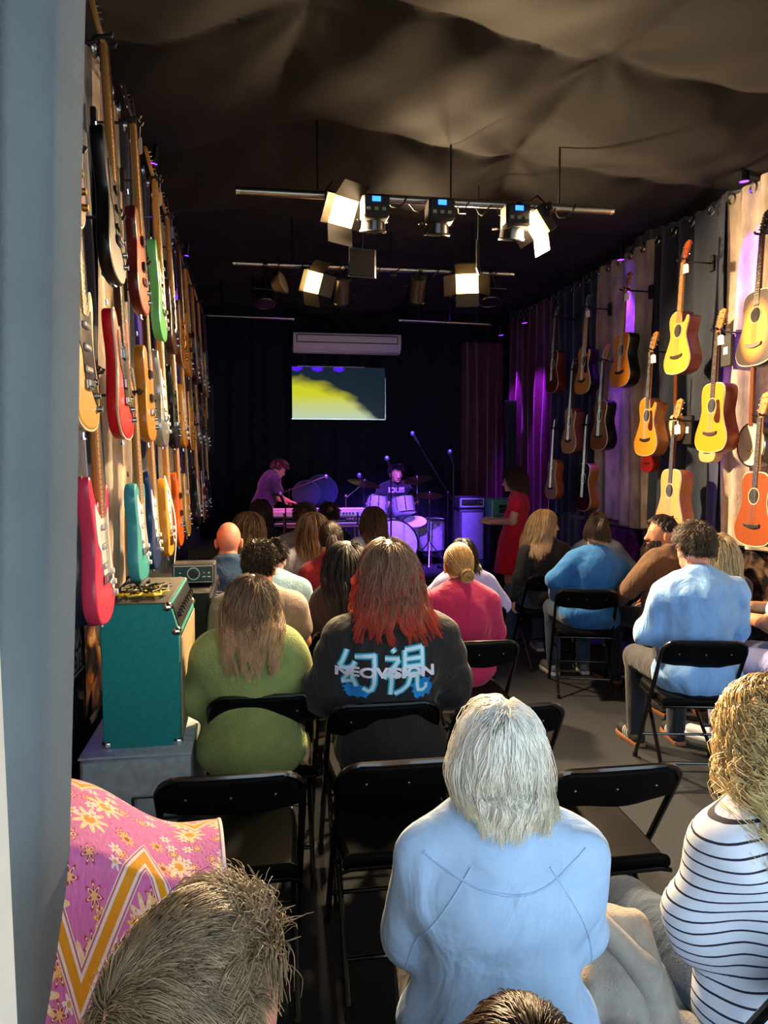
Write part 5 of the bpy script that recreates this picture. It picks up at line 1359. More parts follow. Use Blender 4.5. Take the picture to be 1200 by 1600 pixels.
# tangle of yellow and black leads on top
for i, (lab, mt) in enumerate((('yellow instrument lead coiled on the green amplifier', M('yellow_cable', '#c9b016', .5)), ('black instrument lead tangled with the yellow one on the green amplifier', m_blackplastic))):
    r_ = random.Random(i + 3); P = []
    for k in range(60):
        a = k * .55 + i; rr = .045 + .03 * math.sin(k * .9 + i * 2)
        P.append((-.47 + .055 * math.sin(k * .13) + rr * math.cos(a) * .8, 3.13 + i * .05 + rr * math.sin(a) * 1.4, 1.168 + .008 + .010 * abs(math.sin(k * 1.3 + i)) + .006 * i))
    o = thing('instrument_lead', lab, 'cable', (0, 0, 0)); MB().tube(P, .0048, 6).build('cord', mt, o)
    MB().cyl(P[-1], Vector(P[-1]) + Vector((.03, .05, .004)), .007, n=8).build('plug', m_chrome, o)
t = thing('flight_case', 'galvanised steel case with a hinged latch below the green amplifier', 'case', (-.47, 3.33, 0))
MB().box((0, 0, .30), (.40, .82, .58), bev=.012).build('body', m_steel, t)
MB().box((0, 0, .595), (.41, .83, .012), bev=.004).build('lid', m_steel, t)
MB().box((.08, -.416, .44), (.19, .012, .012), bev=.003).build('hinge', m_chrome, t)
MB().tube([(-.01, -.418, .44), (-.01, -.43, .40), (-.01, -.43, .36), (.17, -.43, .36), (.17, -.43, .40), (.17, -.418, .44)], .006, 8).build('handle', m_blackmetal, t)
MB().box((.08, -.414, .40), (.16, .006, .07), bev=.002).build('latch_plate', m_steel, t)
def black_amp(label, x, y, z, dx, dy, dz, head=False):
    t = thing('amplifier', label, 'amplifier', (x, y, z))
    MB().box((0, 0, dz / 2), (dx, dy, dz), bev=.012).build('cabinet', m_tolex, t)
    MB().box((dx / 2, 0, dz * .44), (.012, dy * .9, dz * .74), bev=.004).build('grille', M('black_grille', '#1b1d22', .8, bump=.5, bscale=900), t)
    p = MB().box((dx / 2 + .002, 0, dz * .9), (.012, dy * .9, dz * .12), bev=.003).build('control_panel', m_panel, t)
    knob_row(p, [(dx / 2 + .008, -dy * .38 + dy * .76 * i / 6, dz * .9) for i in range(7)], (1, 0, 0), .010)
    MB().tube([(0, -.1, dz), (0, -.09, dz + .02), (0, .09, dz + .02), (0, .1, dz)], .008, 8).build('handle', m_tolex, t)
    return t
black_amp('black combo amplifier under the small amplifier head', -.44, 4.30, 0, .36, .66, 1.04)
black_amp('tall black amplifier past the small amplifier head by the left wall', -.44, 5.15, 0, .36, .72, .98)
black_amp('black amplifier farther along under the orange guitar', -.44, 6.1, 0, .36, .7, .90)
black_amp('last black amplifier along the left wall near the stage', -.44, 7.1, 0, .36, .8, .95)
p = at_y(292, 917, 4.12)
t = thing('amplifier', 'small grey amplifier head with one large round dial facing the room', 'amplifier', (-.345, 4.18, 1.055)); t.scale = (.72, .72, .72)
MB().box((0, 0, .075), (.30, .24, .14), bev=.006).build('case', M('dark_enclosure', '#2a2c30', .5), t)
MB().box((0, -.122, .075), (.28, .006, .125), bev=.002).build('face_plate', M('slate_face', '#26333a', .4), t)
MB().torus((0, -.127, .078), .042, .004, (0, 1, 0), 24, 6).build('dial_ring', m_wht, t); MB().cyl((0, -.124, .078), (0, -.150, .078), .034, .029, 20).build('dial', m_blackplastic, t)
for a, b, c, d in ((-.137, .137, .017, .017), (-.137, .137, .133, .133)): MB().box((0, -.126, c), (.275, .003, .004)).build('face_line', m_wht, t)
for x in (-.137, .137): MB().box((x, -.126, .075), (.004, .003, .118)).build('face_line', m_wht, t)
for x in (-.095, .075, .11):
    MB().cyl((x, -.124, .085), (x, -.138, .085), .007, n=8).build('switch', m_chrome, t); MB().box((x, -.126, .055), (.022, .002, .008)).build('legend', m_wht, t)
for x in (-.12, .12):
    for y in (-.09, .09): MB().cyl((x, y, -.02), (x, y, .006), .012, n=8).build('rubber_foot', m_rubber, t)

# ================================================================== ceiling bars and lamps
m_pipe = M('alu_pipe', '#a8a49a', .28, 1, var=.12, vscale=30)
def pipe(label, p0, p1, r=.024):
    p0, p1 = Vector(p0), Vector(p1); d = (p1 - p0); L = d.length; d.normalize()
    t = thing('lighting_bar', label, 'lighting bar', (p0 + p1) / 2)
    c = (p0 + p1) / 2
    MB().cyl(p0 - c, p1 - c, r, n=16).build('pipe', m_pipe, t)
    for q in (p0, p1): MB().cyl(q - c - d * .012, q - c + d * .012, r * 1.1, n=16).build('end_cap', m_chrome, t)
    for f in (.2, .55, .85):
        q = p0 + (p1 - p0) * f; zc = float(ceil_z(np.array([q.x]), np.array([q.y]))[0])
        if zc > q.z + .03: MB().cyl(q - c, Vector((q.x, q.y, zc + .02)) - c, .007, n=6).build('hanger_rod', m_blackmetal, t)
    return t
B1L, B1R = at_y(372, 298, 4.70), at_y(955, 329, 4.70)
B2L, B2R = at_y(366, 411, 6.35), at_y(800, 428, 6.35)
B3L, B3R = at_y(318, 493, 8.3), at_y(458, 498, 8.3)
pipe('long aluminium lighting bar nearest the audience', B1L, B1R)
pipe('aluminium lighting bar second from the audience', B2L, B2R)
pipe('thin lighting bar over the stage, left of the air conditioner', B3L, B3R, .016)
B4L, B4R = at_y(625, 500, 8.3), at_y(765, 507, 8.3); pipe('thin lighting bar over the stage, right of the air conditioner', B4L, B4R, .016)
def cable_swag(label, bl, br, fs, seed):
    r_ = random.Random(seed); P = []
    for k in range(80):
        f = fs[0] + (fs[1] - fs[0]) * k / 79; q = bl + (br - bl) * f
        P.append((q.x + .01 * math.sin(k), q.y - .035 * math.cos(k * .9) , q.z - .01 + .035 * math.sin(k * .9) - .03 * abs(math.sin(k * .16))))
    t = thing('power_cable', label, 'cable'); MB().tube(P, .005, 5).build('cord', m_blackplastic, t)
    MB().box(P[40], (.05, .03, .03), bev=.005).build('plug', m_blackplastic, t)
cable_swag('black cable wound round the long aluminium lighting bar', B1L, B1R, (.25, .9), 1)
cable_swag('black cable wound round the second aluminium lighting bar', B2L, B2R, (.15, .95), 2)
m_warm = M('lamp_diffuser', '#ffc26a', .5, emit=14); m_barn = M('barn_door_black', '#15130f', .5)
def led_panel(label, c, aim, w=.24, h=.2, bar=None, power=90):
    """video light with four barn doors; aim = direction it faces"""
    f = Vector(aim).normalized(); R = f.to_track_quat('Y', 'Z').to_matrix()
    t = thing('studio_lamp', label, 'lamp', c); t.rotation_euler = R.to_euler()
    MB().box((0, -.035, 0), (w + .02, .06, h + .02), bev=.008).build('housing', m_barn, t)
    MB().box((0, -.001, 0), (w, .008, h)).build('diffuser', m_warm, t)
    for nm, (cx, cz, dx, dz, rx, rz_) in {'top': (0, h / 2 + .045, w, .11, .9, 0), 'bottom': (0, -h / 2 - .045, w, .11, -.9, 0), 'left': (-w / 2 - .045, 0, .11, h, 0, .9), 'right': (w / 2 + .045, 0, .11, h, 0, -.9)}.items():
        Rm = Matrix.Rotation(-rx * .55, 3, 'X') @ Matrix.Rotation(-rz_ * .55, 3, 'Z')
        mb = MB(); mb.box((cx, .03, cz), (dx, .003, dz), R=Rm); mb.build('barn_door', m_barn, t)
    MB().tube([(-w / 2 - .02, -.03, 0), (-w / 2 - .02, -.06, h * .5), (-w / 2 + .02, -.07, h * .5 + .06), (w / 2 - .02, -.07, h * .5 + .06), (w / 2 + .02, -.06, h * .5), (w / 2 + .02, -.03, 0)], .006, 6).build('yoke', m_blackmetal, t)
    L = bpy.data.lights.new('lamp_light', 'AREA'); L.energy = power * 1.7; L.color = (1, .69, .38); L.shape = 'RECTANGLE'; L.size = w; L.size_y = h; L.spread = math.radians(95)
    lo_ = bpy.data.objects.new('lamp_light', L); COL.objects.link(lo_); lo_.parent = t; lo_.location = (0, .008, 0); lo_.rotation_euler = (PI / 2, 0, 0)
    if bar is not None:
        b = R.transposed() @ (bar - Vector(c)); MB().cyl((0, -.07, h * .5 + .06), b, .008, n=8).box(b, (.05, .05, .06), bev=.01).build('clamp', m_blackmetal, t)
    return t
def on_bar(bl, br, px): 
    f = (px - 372) / (955 - 372) if bl is B1L else (px - 366) / (800 - 366)
    return bl + (br - bl) * f
c = at_y(536, 331, 4.62); led_panel('lit studio lamp with barn doors at the left of the long bar', c, (.70, -1, -.58), .19, .165, on_bar(B1L, B1R, 545), 50)
c = at_y(836, 352, 4.62); led_panel('lit studio lamp seen edge-on at the right of the long bar', c, (-1, -.12, -.75), .19, .15, on_bar(B1L, B1R, 850), 45)
c = at_y(489, 441, 6.25); led_panel('lit studio lamp at the left of the second bar', c, (.85, -1, -.52), .17, .17, on_bar(B2L, B2R, 489), 75)
c = at_y(730, 443, 6.25); led_panel('lit studio lamp tilted at the right of the second bar', c, (-.35, -1, -.62), .19, .17, on_bar(B2L, B2R, 730), 45)
# unlit round fresnel lamp, and the dark moving-head and par lamps
def par_lamp(label, c, bar, aim=(0, -.4, -1), r=.075, screen=False, purple=False):
    f = Vector(aim).normalized(); R = f.to_track_quat('Y', 'Z').to_matrix()
    t = thing('stage_lamp', label, 'stage lamp', c); t.rotation_euler = R.to_euler()
    MB().cyl((0, -.14, 0), (0, .06, 0), r * .8, r, 18).build('can', m_blackmetal, t)
    MB().torus((0, .06, 0), r, .008, (0, 1, 0), 18, 6).build('rim', m_blackmetal, t)
    MB().cyl((0, .045, 0), (0, .052, 0), r * .9, n=18).build('lens', M('violet_led', '#4a10ff', .2, emit=6) if purple else M('dark_lens', '#1a1c24', .15, coat=.5), t)
    MB().tube([(-r - .015, 0, 0), (-r - .015, 0, r + .04), (r + .015, 0, r + .04), (r + .015, 0, 0)], .007, 6).build('yoke', m_blackmetal, t)
    b = R.transposed() @ (Vector(bar) - Vector(c)); MB().cyl((0, 0, r + .04), b, .009, n=8).box(b, (.045, .045, .05), bev=.008).build('clamp', m_blackmetal, t)
    if screen:
        q = Matrix(R).transposed(); mb = MB()
        mb.box(q @ Vector((0, -.07, .05)), (.16, .13, .13), R=q, bev=.012); mb.build('base', m_blackplastic, t)
        mb = MB(); mb.box(q @ Vector((0, -.137, .085)), (.05, .004, .028), R=q); mb.build('display', M('blue_display', '#2a6cff', .3, emit=2.5), t)
        for k in range(3):
            mb = MB(); mb.box(q @ Vector((-.045 + .045 * k, -.137, .03)), (.022, .006, .018), R=q); mb.build('connector', M('connector_tan', '#8d8a70', .5), t)
    return t
for px, py, lab in ((583, 345, 'moving-head lamp with blue display next to the left studio lamp'), (683, 350, 'moving-head lamp with blue display at the middle of the long bar'), (800, 358, 'moving-head lamp with blue display next to the edge-on studio lamp')):
    par_lamp(lab, at_y(px, py, 4.66), on_bar(B1L, B1R, px), (0, .25, -1), .075, True)
for px, py, lab, pu in ((535, 460, 'dark stage lamp right of the left lit lamp on the second bar', 0), (651, 458, 'dark stage lamp at the middle of the second bar', 0), (764, 462, 'dark stage lamp with violet diodes right of the tilted lit lamp', 1), (412, 464, 'dark stage lamp with violet diodes at the far left of the second bar', 1)):
    par_lamp(lab, at_y(px, py, 6.4), on_bar(B2L, B2R, px), (.0, .8, -1) if not pu else (.05, -.3, -1), .085, False, pu)
c = at_y(436, 444, 6.3); t = thing('fresnel_lamp', 'round unlit lamp with pale reflector left of the left lit lamp', 'stage lamp', c); t.rotation_euler = (-.3, 0, 1.15)
MB().cyl((0, .05, 0), (0, -.04, 0), .045, .09, 20).build('reflector', M('pale_reflector', '#b0a078', .3, .6), t); MB().cyl((0, -.036, 0), (0, -.042, 0), .078, n=20).build('lens', M('frosted_lens', '#d8c89a', .3), t)
b = Matrix.Rotation(-1.15, 3, 'Z') @ Vector((on_bar(B2L, B2R, 436) - c)); MB().cyl((0, .03, .03), (b.x, b.y, b.z), .008, n=8).build('clamp', m_blackmetal, t)
# two black flags hung between the bars
for px, py, lab, rz_ in ((566, 411, 'black rectangular flag panel hanging between the lighting bars, left', .25), (747, 402, 'narrow black flag panel hanging between the lighting bars, right', 1.2)):
    c = at_y(px, py, 5.4); t = thing('lighting_flag', lab, 'panel', c); t.rotation_euler = (0, 0, rz_)
    MB().box((0, 0, 0), (.19, .012, .18), bev=.003).build('panel', m_barn, t); MB().tube([(-.1, 0, -.095), (-.1, 0, .095), (.1, 0, .095), (.1, 0, -.095), (-.1, 0, -.095)], .006, 6).build('frame', m_blackmetal, t)
    zc = float(ceil_z(np.array([c.x]), np.array([c.y]))[0]); MB().cyl((0, 0, .09), (0, 0, zc - c.z + .02), .005, n=6).build('rod', m_blackmetal, t)
# violet wash lamps: clip spots at the curtain tops, and over the stage
def y_stage(l): return 7.4 < l[1] < 8 and l[0] > 0
def wash(label, loc, aim, color, power, angle=40, blend=.6, r=.03):
    loc = Vector(loc); f = (Vector(aim) - loc).normalized(); R = f.to_track_quat('Y', 'Z').to_matrix()
    t = thing('spot_lamp', label, 'spot lamp', loc); t.rotation_euler = R.to_euler()
    MB().cyl((0, -.09, 0), (0, .02, 0), r, r * 1.15, 14).build('barrel', m_blackmetal, t)
    MB().cyl((0, .016, 0), (0, .021, 0), r * 1.0, n=14).build('lens', M('violet_lens', '#5a1cff', .2, emit=8), t)
    zc = float(ceil_z(np.array([loc.x]), np.array([loc.y]))[0]); q = R.transposed() @ Vector((0, 0, max(.05, zc + .03 - loc.z))); MB().cyl((0, -.03, 0), q, .008, n=6).build('bracket', m_blackmetal, t)
    L = bpy.data.lights.new('spot', 'SPOT'); L.energy = power * 2.2 * (1.5 if y_stage(loc) else 1); L.color = color; L.spot_size = math.radians(angle); L.spot_blend = blend; L.shadow_soft_size = .03
    o = bpy.data.objects.new('spot_light', L); COL.objects.link(o); o.parent = t; o.location = (0, .03, 0); o.rotation_euler = (PI / 2, 0, 0)
    return t
VIO = (.25, .04, 1.0)
for px, py, lab in ((1150, 278, 'small violet spot lamp at the top of the right-edge taupe curtain'), (960, 402, 'small violet spot lamp at the top of the middle taupe curtain')):
    q = at_x(px, py, 3.20); wash(lab, q + Vector((.06, 0, 0)), (3.40, q.y + .08, 1.4), VIO, 70, 30)
for k, y in enumerate((8.85, 9.75)):
    wash(('small violet spot lamp above the nearer part of the maroon curtain', 'small violet spot lamp above the farther part of the maroon curtain')[k], (3.12, y, 3.35), (3.42, y + .05, 1.4), (.42, .02, 1.0), 60, 34)
for k, y in enumerate((3.0, 4.9, 7.0)):
    wash(('small violet spot lamp over the nearest electric guitars', 'small violet spot lamp over the middle electric guitars', 'small violet spot lamp over the far electric guitars')[k], (-.60, y, 3.50), (-.80, y + .1, 2.5), VIO, 20 if k else 8, 34, .6, .018)
for k, (x, y, ax, ay, pw) in enumerate(((.75, 7.5, 1.5, 9.3, 200), (1.9, 7.6, 1.75, 9.2, 190), (2.0, 7.7, 2.25, 9.1, 150), (.2, 7.7, .35, 8.9, 90))):
    wash(('violet stage lamp aimed at the keyboard end of the drums', 'violet stage lamp aimed at the bass drum', 'violet stage lamp aimed at the amplifier stack', 'magenta stage lamp aimed at the keyboard player')[k], (x, y, 3.38), (ax, ay, .9), (.22, .07, 1.0) if k < 3 else (.9, .12, .5), pw, 44 if k != 2 else 20, .8, .06)

# ================================================================== on the back wall
c0_, c1_ = at_y(458, 518, 10.05), at_y(627, 552, 10.05); cx, cz = (c0_.x + c1_.x) / 2, (c0_.z + c1_.z) / 2; wA, hA = c1_.x - c0_.x, c0_.z - c1_.z
t = thing('air_conditioner', 'long white air conditioning unit above the television', 'air conditioner', (cx, 10.3, cz))
m_ac = M('ac_white', '#e6dedc', .45, var=.03)
hh = hA / 2
prof = [(-.02, -hh), (-.17, -hh), (-.235, -hh * .45), (-.25, 0), (-.245, hh * .9), (-.23, hh), (-.02, hh)]
mb = MB(); mb.T = Matrix.Rotation(PI / 2, 4, 'Z') @ Matrix.Scale(-1, 4, (0, 0, 1)) @ Matrix.Scale(-1, 4, (0, 0, 1))
mb.T = Matrix(((0, 1, 0, 0), (1, 0, 0, 0), (0, 0, 1, 0), (0, 0, 0, 1)))
mb.prism(prof, -wA / 2, wA / 2, .008); mb.build('casing', m_ac, t)
MB().box((0, -.246, hh * .35), (wA * .93, .01, hh * .72), bev=.004).build('intake_panel', m_ac, t)
for z in (hh * .73, -hh * .03): MB().box((0, -.2515, z), (wA * .935, .004, .010)).build('panel_gap', m_blk, t)
for x in (-.467, .467): MB().box((x * wA, -.2515, hh * .35), (.008, .004, hh * .76)).build('panel_gap', m_blk, t)
mb = MB(); mb.box((0, -.175, -hh * .93), (wA * .96, .09, .012), R=Matrix.Rotation(-.35, 3, 'X'), bev=.004); mb.build('louvre', m_ac, t)
q0, q1 = at_y(455, 571, 10.2), at_y(603, 656, 10.2); cx, cz = (q0.x + q1.x) / 2, (q0.z + q1.z) / 2; wT, hT = q1.x - q0.x, q0.z - q1.z
t = thing('television', 'wall television showing a yellow-green foggy picture', 'television', (cx, 10.22, cz))
MB().box((0, .03, 0), (wT, .05, hT), bev=.006).build('housing', m_blackplastic, t)
m_scr, g = blank('tv_picture', .2)
tc = g.new('ShaderNodeTexCoord'); sp = g.new('ShaderNodeSeparateXYZ'); g.nt.links.new(tc.outputs['UV'], sp.inputs[0])
nz = g.new('ShaderNodeTexNoise'); nz.inputs['Scale'].default_value = 3.2; nz.inputs['Detail'].default_value = 2; g.nt.links.new(tc.outputs['UV'], nz.inputs['Vector'])
U, Vv = sp.outputs[0], sp.outputs[1]
edge = g.math('ADD', g.math('SUBTRACT', g.math('SUBTRACT', .80, Vv), g.math('MULTIPLY', g.math('MULTIPLY', U, U), .95)), g.math('MULTIPLY', g.math('SUBTRACT', nz.outputs[0], .5), .35))
mr = g.new('ShaderNodeMapRange'); mr.inputs['From Min'].default_value = -.04; mr.inputs['From Max'].default_value = .16; g.nt.links.new(edge, mr.inputs[0])
mr2 = g.new('ShaderNodeMapRange'); mr2.inputs['From Min'].default_value = .0; mr2.inputs['From Max'].default_value = .45; g.nt.links.new(Vv, mr2.inputs[0])
yel = g.mix(mr2.outputs[0], lin('#93a08a'), lin('#a3a31a')); pic = g.mix(mr.outputs[0], lin('#0c1822'), yel)
for k, u0 in enumerate((.05, .27, .5)):
    dx = g.math('DIVIDE', g.math('SUBTRACT', U, u0), .07); dy = g.math('DIVIDE', g.math('SUBTRACT', Vv, .97), .07)
    bl = g.math('SUBTRACT', 1, g.math('ADD', g.math('MULTIPLY', dx, dx), g.math('MULTIPLY', dy, dy))); bl = g.math('MAXIMUM', bl, 0)
    pic = g.mix(bl, pic, lin('#4a14f0'))
g.b.inputs['Base Color'].default_value = (.004, .004, .005, 1); g.b.inputs['Specular IOR Level'].default_value = .12; g.nt.links.new(pic, g.b.inputs['Emission Color']); g.b.inputs['Emission Strength'].default_value = 1.0
link('screen', grid_mesh('screen', 3, 3, lambda u, v: np.stack([(u - .5) * (wT - .02), 0 * u - .0005 + .003, (v - .5) * (hT - .02)], 1)), m_scr, t)
MB().box((0, 0, -hT / 2 + .004), (wT, .006, .010)).box((wT / 2 - .004, 0, -.1 * hT), (.010, .006, hT * .8)).box((-.1, 0, hT / 2 - .004), (wT * .7, .006, .008)).build('bezel_trim', m_chrome, t)
for px, py, Y, lab, w_, h_ in ((324, 655, 8.6, 'slim black column loudspeaker at the end of the electric guitar wall', .13, .75),):
    q = at_y(px, py, Y); t = thing('loudspeaker', lab, 'loudspeaker', (q.x, Y, q.z)); MB().box((0, 0, 0), (w_, .14, h_), bev=.01).build('cabinet', m_tolex, t)
    MB().box((0, -.072, 0), (w_ * .88, .006, h_ * .94), bev=.002).build('grille', M('speaker_grille', '#1c1f24', .7, bump=.5, bscale=900), t); MB().box((-.1, .05, 0), (.16, .04, .06)).build('bracket', m_blackmetal, t)
ZC0 = .42; q = at_y(806, 708, 9.6); t = thing('loudspeaker', 'tall slim grey-green column loudspeaker before the maroon curtain', 'loudspeaker', (q.x - .08, 9.6, ZC0)); hcol = at_y(814, 626, 9.6).z - ZC0
MB().box((0, 0, hcol - .65), (.13, .13, 1.3), bev=.012).build('cabinet', M('column_green', '#24302c', .6), t); MB().box((0, -.066, hcol - .65), (.11, .006, 1.22), bev=.002).build('grille', M('column_grille', '#1d2826', .8, bump=.6, bscale=800), t)
MB().cyl((0, 0, 0), (0, 0, hcol - 1.2), .02, n=10).build('pole', m_blackmetal, t); MB().cyl((0, 0, 0), (0, 0, .02), .12, n=20).build('base_plate', m_blackmetal, t)

# ================================================================== the band
ZS = .42
m_shellp = M('drum_shell', '#a8a4b4', .3, coat=.5); m_skin = M('drum_skin', '#d8d4e0', .45); m_brass = M('cymbal_brass', '#9a8450', .28, 1)
KX, KY = at_y(606, 830, 9.0).x + .03, 9.0
def drum(parent, name, c, r, d, axis, lugs=8):
    ax = Vector(axis).normalized(); c = Vector(c)
    o = MB().cyl(c - ax * d / 2, c + ax * d / 2, r, n=28).build(name, m_shellp, parent)
    for sg in (-1, 1):
        MB().cyl(c + ax * sg * (d / 2 - .002), c + ax * sg * (d / 2 + .006), r * .97, n=28).build('drum_head', m_skin, o)
        MB().torus(c + ax * sg * (d / 2), r * 1.015, .009, ax, 28, 6).build('hoop', m_chrome, o)
    u = ax.orthogonal().normalized(); w = ax.cross(u); mb = MB()
    for i in range(lugs):
        a = 2 * PI * i / lugs; p = c + (u * math.cos(a) + w * math.sin(a)) * (r + .008); mb.cyl(p - ax * d * .42, p + ax * d * .42, .005, n=5).ball(p, .012, 6, 4)
    mb.build('lugs', m_chrome, o, kind='stuff')
    return o
t = thing('drum_kit', 'pale drum kit lit violet on the stage', 'drum kit', (KX, KY, ZS))
bd = drum(t, 'bass_drum', (0, 0, .30), .29, .42, (0, 1, 0)); MB().torus((.05, -.222, .22), .045, .006, (0, 1, 0), 18, 6).build('port_ring', m_blk, bd)
for s in (-1, 1): MB().tube([(s * .25, -.1, .2), (s * .38, -.22, 0)], .009, 6).build('spur', m_chrome, t)
drum(t, 'rack_tom', (-.16, .02, .76), .122, .19, (.10, .28, 1)); drum(t, 'rack_tom', (.16, .02, .75), .132, .20, (-.10, .28, 1))
MB().tube([(0, .05, .58), (0, .05, .75), (-.08, .04, .75)], .011, 8).tube([(0, .05, .75), (.08, .04, .75)], .011, 8).build('tom_mount', m_chrome, t)
drum(t, 'floor_tom', (.55, .38, .36), .20, .38, (0, 0, 1)); drum(t, 'snare_drum', (-.30, .38, .58), .178, .14, (.05, -.1, 1)); drum(t, 'snare_drum', (.30, -.02, .50), .14, .12, (-.1, -.45, 1))
for i in range(3):
    a = i * 2.09 + .5; MB().cyl((.55 + .21 * math.cos(a), .38 + .21 * math.sin(a), 0), (.55 + .2 * math.cos(a), .38 + .2 * math.sin(a), .45), .008, n=6).build('leg', m_chrome, t)
def cymbal_stand(label, x, y, h, r, tilt=.15, arm=None):
    s = thing('cymbal_stand', label, 'cymbal stand', (x, y, ZS))
    MB().cyl((0, 0, .12), (0, 0, h), .011, .008, 8).build('pole', m_chrome, s)
    for k in range(3):
        a = k * 2.09 + .3; MB().tube([(0, 0, .30), (.25 * math.cos(a), .25 * math.sin(a), .012)], .008, 6).build('leg', m_chrome, s)
    top = Vector((0, 0, h))
    if arm: top = Vector((arm[0], 0, h + arm[1])); MB().cyl((0, 0, h - .02), top, .008, n=8).build('boom_arm', m_chrome, s); MB().ball((0, 0, h), .022, 8, 6).build('tilter', m_chrome, s)
    mb = MB(); ax = Vector((math.sin(tilt), -.2, math.cos(tilt))).normalized(); u = ax.orthogonal().normalized(); w = ax.cross(u); vs = []; fs = []; n = 28
    prof = [(.012, .02), (.035, .018), (.05, .006), (r * .6, .002), (r, -.012), (r, -.014), (.03, .0)]
    for rr, zz in prof:
        for i in range(n): a = 2 * PI * i / n; vs.append(top + (u * math.cos(a) + w * math.sin(a)) * rr + ax * zz)
    for k in range(len(prof) - 1):
        for i in range(n): fs.append((k * n + i, k * n + (i + 1) % n, (k + 1) * n + (i + 1) % n, (k + 1) * n + i))
    mb.add(vs, fs); mb.build('cymbal', m_brass, s); MB().ball(top + ax * .03, .014, 8, 6).build('wing_nut', m_chrome, s)
q = at_y(556, 772, 9.1); cymbal_stand('cymbal on an angled boom left of the drums', q.x - .12, 9.1, .86, .20, .2, (.22, .16))
q = at_y(671, 775, 9.1); cymbal_stand('hi-hat style cymbal stand right of the drums', q.x, 9.1, at_y(671, 773, 9.1).z - ZS, .17, .0)
q = at_y(652, 748, 9.3); cymbal_stand('tall cymbal stand close to the right tom', q.x, 9.3, at_y(652, 748, 9.3).z - ZS, .19, -.2)
person('drummer', 'drummer in a black shirt lettered IDLES behind the drum kit', 619, 724, 9.62, yaw=178, lean=.10, z0=ZS, sit='band', skin='warm', head=(-8, 6, 0), hair=H(kind='short', n=700, L=.06, rad=.0035, c0='#0f0c0b', vol=.16), top=dict(mat=c_black, sleeve='short', inf=.02), leg=c_darkdenim, shoe=sh_black, arms=((.27, .10, .80), (.16, .33, .78), (-.1, .95, -.1), (0, 0, 1)), vox=.018, curl=.7)
# his shirt lettering, on the chest
o, bv = bvh_of('drummer'); tm = text_mesh('IDLES', .1, 0, .006); xs = [v.co.x for v in tm.vertices]; tm.transform(Matrix.Scale(.21 / (max(xs) - min(xs)), 4))
bm = bmesh.new(); bm.from_mesh(tm)
for k in range(-9, 10): bmesh.ops.bisect_plane(bm, geom=bm.verts[:] + bm.edges[:] + bm.faces[:], plane_co=(k * .012, 0, 0), plane_no=(1, 0, 0))
zc_ = PEOPLE['drummer']['ft']((0, 0, .945))[2]
for v in bm.verts:
    h = bv.ray_cast(Vector((-v.co.x, 1.0, zc_ + v.co.y)), Vector((0, -1, 0))); v.co = (h[0] + Vector((0, .006, 0))) if h[0] else Vector((-v.co.x, .1, zc_ + v.co.y))
bm.to_mesh(tm); bm.free(); link('print_lettering', tm, M('print_lilac', '#c9b4e8', .7), o)
t = thing('drum_stool', 'round black drum stool under the drummer', 'stool', (PEOPLE['drummer']['root'].location.x, PEOPLE['drummer']['root'].location.y, ZS))
MB().cyl((0, 0, .40), (0, 0, .455), .16, .15, 24).build('seat', m_vinyl, t); MB().cyl((0, 0, .1), (0, 0, .41), .015, n=10).build('pole', m_chrome, t)
for k in range(3): a = k * 2.09; MB().tube([(0, 0, .22), (.2 * math.cos(a), .2 * math.sin(a), .01)], .009, 6).build('leg', m_chrome, t)
for k, s in enumerate((-1, 1)):
    wv = PEOPLE['drummer']['wr'][s]; wp = PEOPLE['drummer']['root'].matrix_basis @ Vector(wv)
    t = thing('drumstick', ('wooden drumstick over the left tom', 'wooden drumstick over the right tom')[k], 'drumstick', wp)
    MB().tube([(0, .06, .0), (0, -.1, .0), (0, -.34, .03)], [.007, .007, .005], 8).build('shaft', m_maple, t); MB().ball((0, -.345, .031), (.006, .009, .006), 8, 6).build('tip', m_maple, t)

# keyboard on its stand
k0, k1 = at_y(421, 800, 8.65), at_y(578, 800, 8.65); kz = at_y(500, 797, 8.65).z; kw = k1.x - k0.x; kc = (k0.x + k1.x) / 2
t = thing('keyboard', 'long silver stage piano seen from behind', 'keyboard', (kc, 8.65, kz))
MB().box((0, .02, -.04), (kw, .30, .09), bev=.015).build('body', M('silver_plastic', '#9aa0aa', .4, .2), t); MB().box((0, -.10, -.035), (kw * .96, .07, .07), bev=.012).build('rear_panel', M('silver_rear', '#b4b8c2', .4), t)
MB().box((0, .12, .008), (kw * .92, .13, .012), bev=.002).build('keys', m_wht, t)
for i in range(4): MB().cyl((kw * .22 + i * .035, -.136, -.03), (kw * .22 + i * .035, -.142, -.03), .011, n=10).build('socket', m_blk, t)
t = thing('keyboard', 'slim second keyboard below the silver stage piano', 'keyboard', (kc, 8.67, kz - .155))
MB().box((0, 0, 0), (kw * .93, .24, .05), bev=.01).build('body', M('slate_plastic', '#5a5e6a', .4), t); MB().box((0, -.12, .015), (kw * .9, .015, .012)).build('edge_trim', m_wht, t); MB().box((0, .09, .027), (kw * .86, .11, .008)).build('keys', m_wht, t)
t = thing('keyboard_stand', 'folding metal keyboard stand with diagonal braces', 'stand', (kc, 8.66, ZS)); hz = kz - ZS - .18
for x in (-kw * .36, kw * .36):
    MB().tube([(x, -.2, .012), (x, -.17, hz), (x, .15, hz), (x, .2, .012)], .016, 8).build('leg_frame', m_pipe, t)
    MB().tube([(x, -.15, hz), (x, -.15, hz + .16)], .012, 8).tube([(x, .12, hz), (x, .12, hz + .09)], .012, 8).build('upper_support', m_pipe, t)
    MB().cyl((x, -.19, .3), (x * .4, -.17, hz), .010, n=8).build('brace', m_pipe, t)
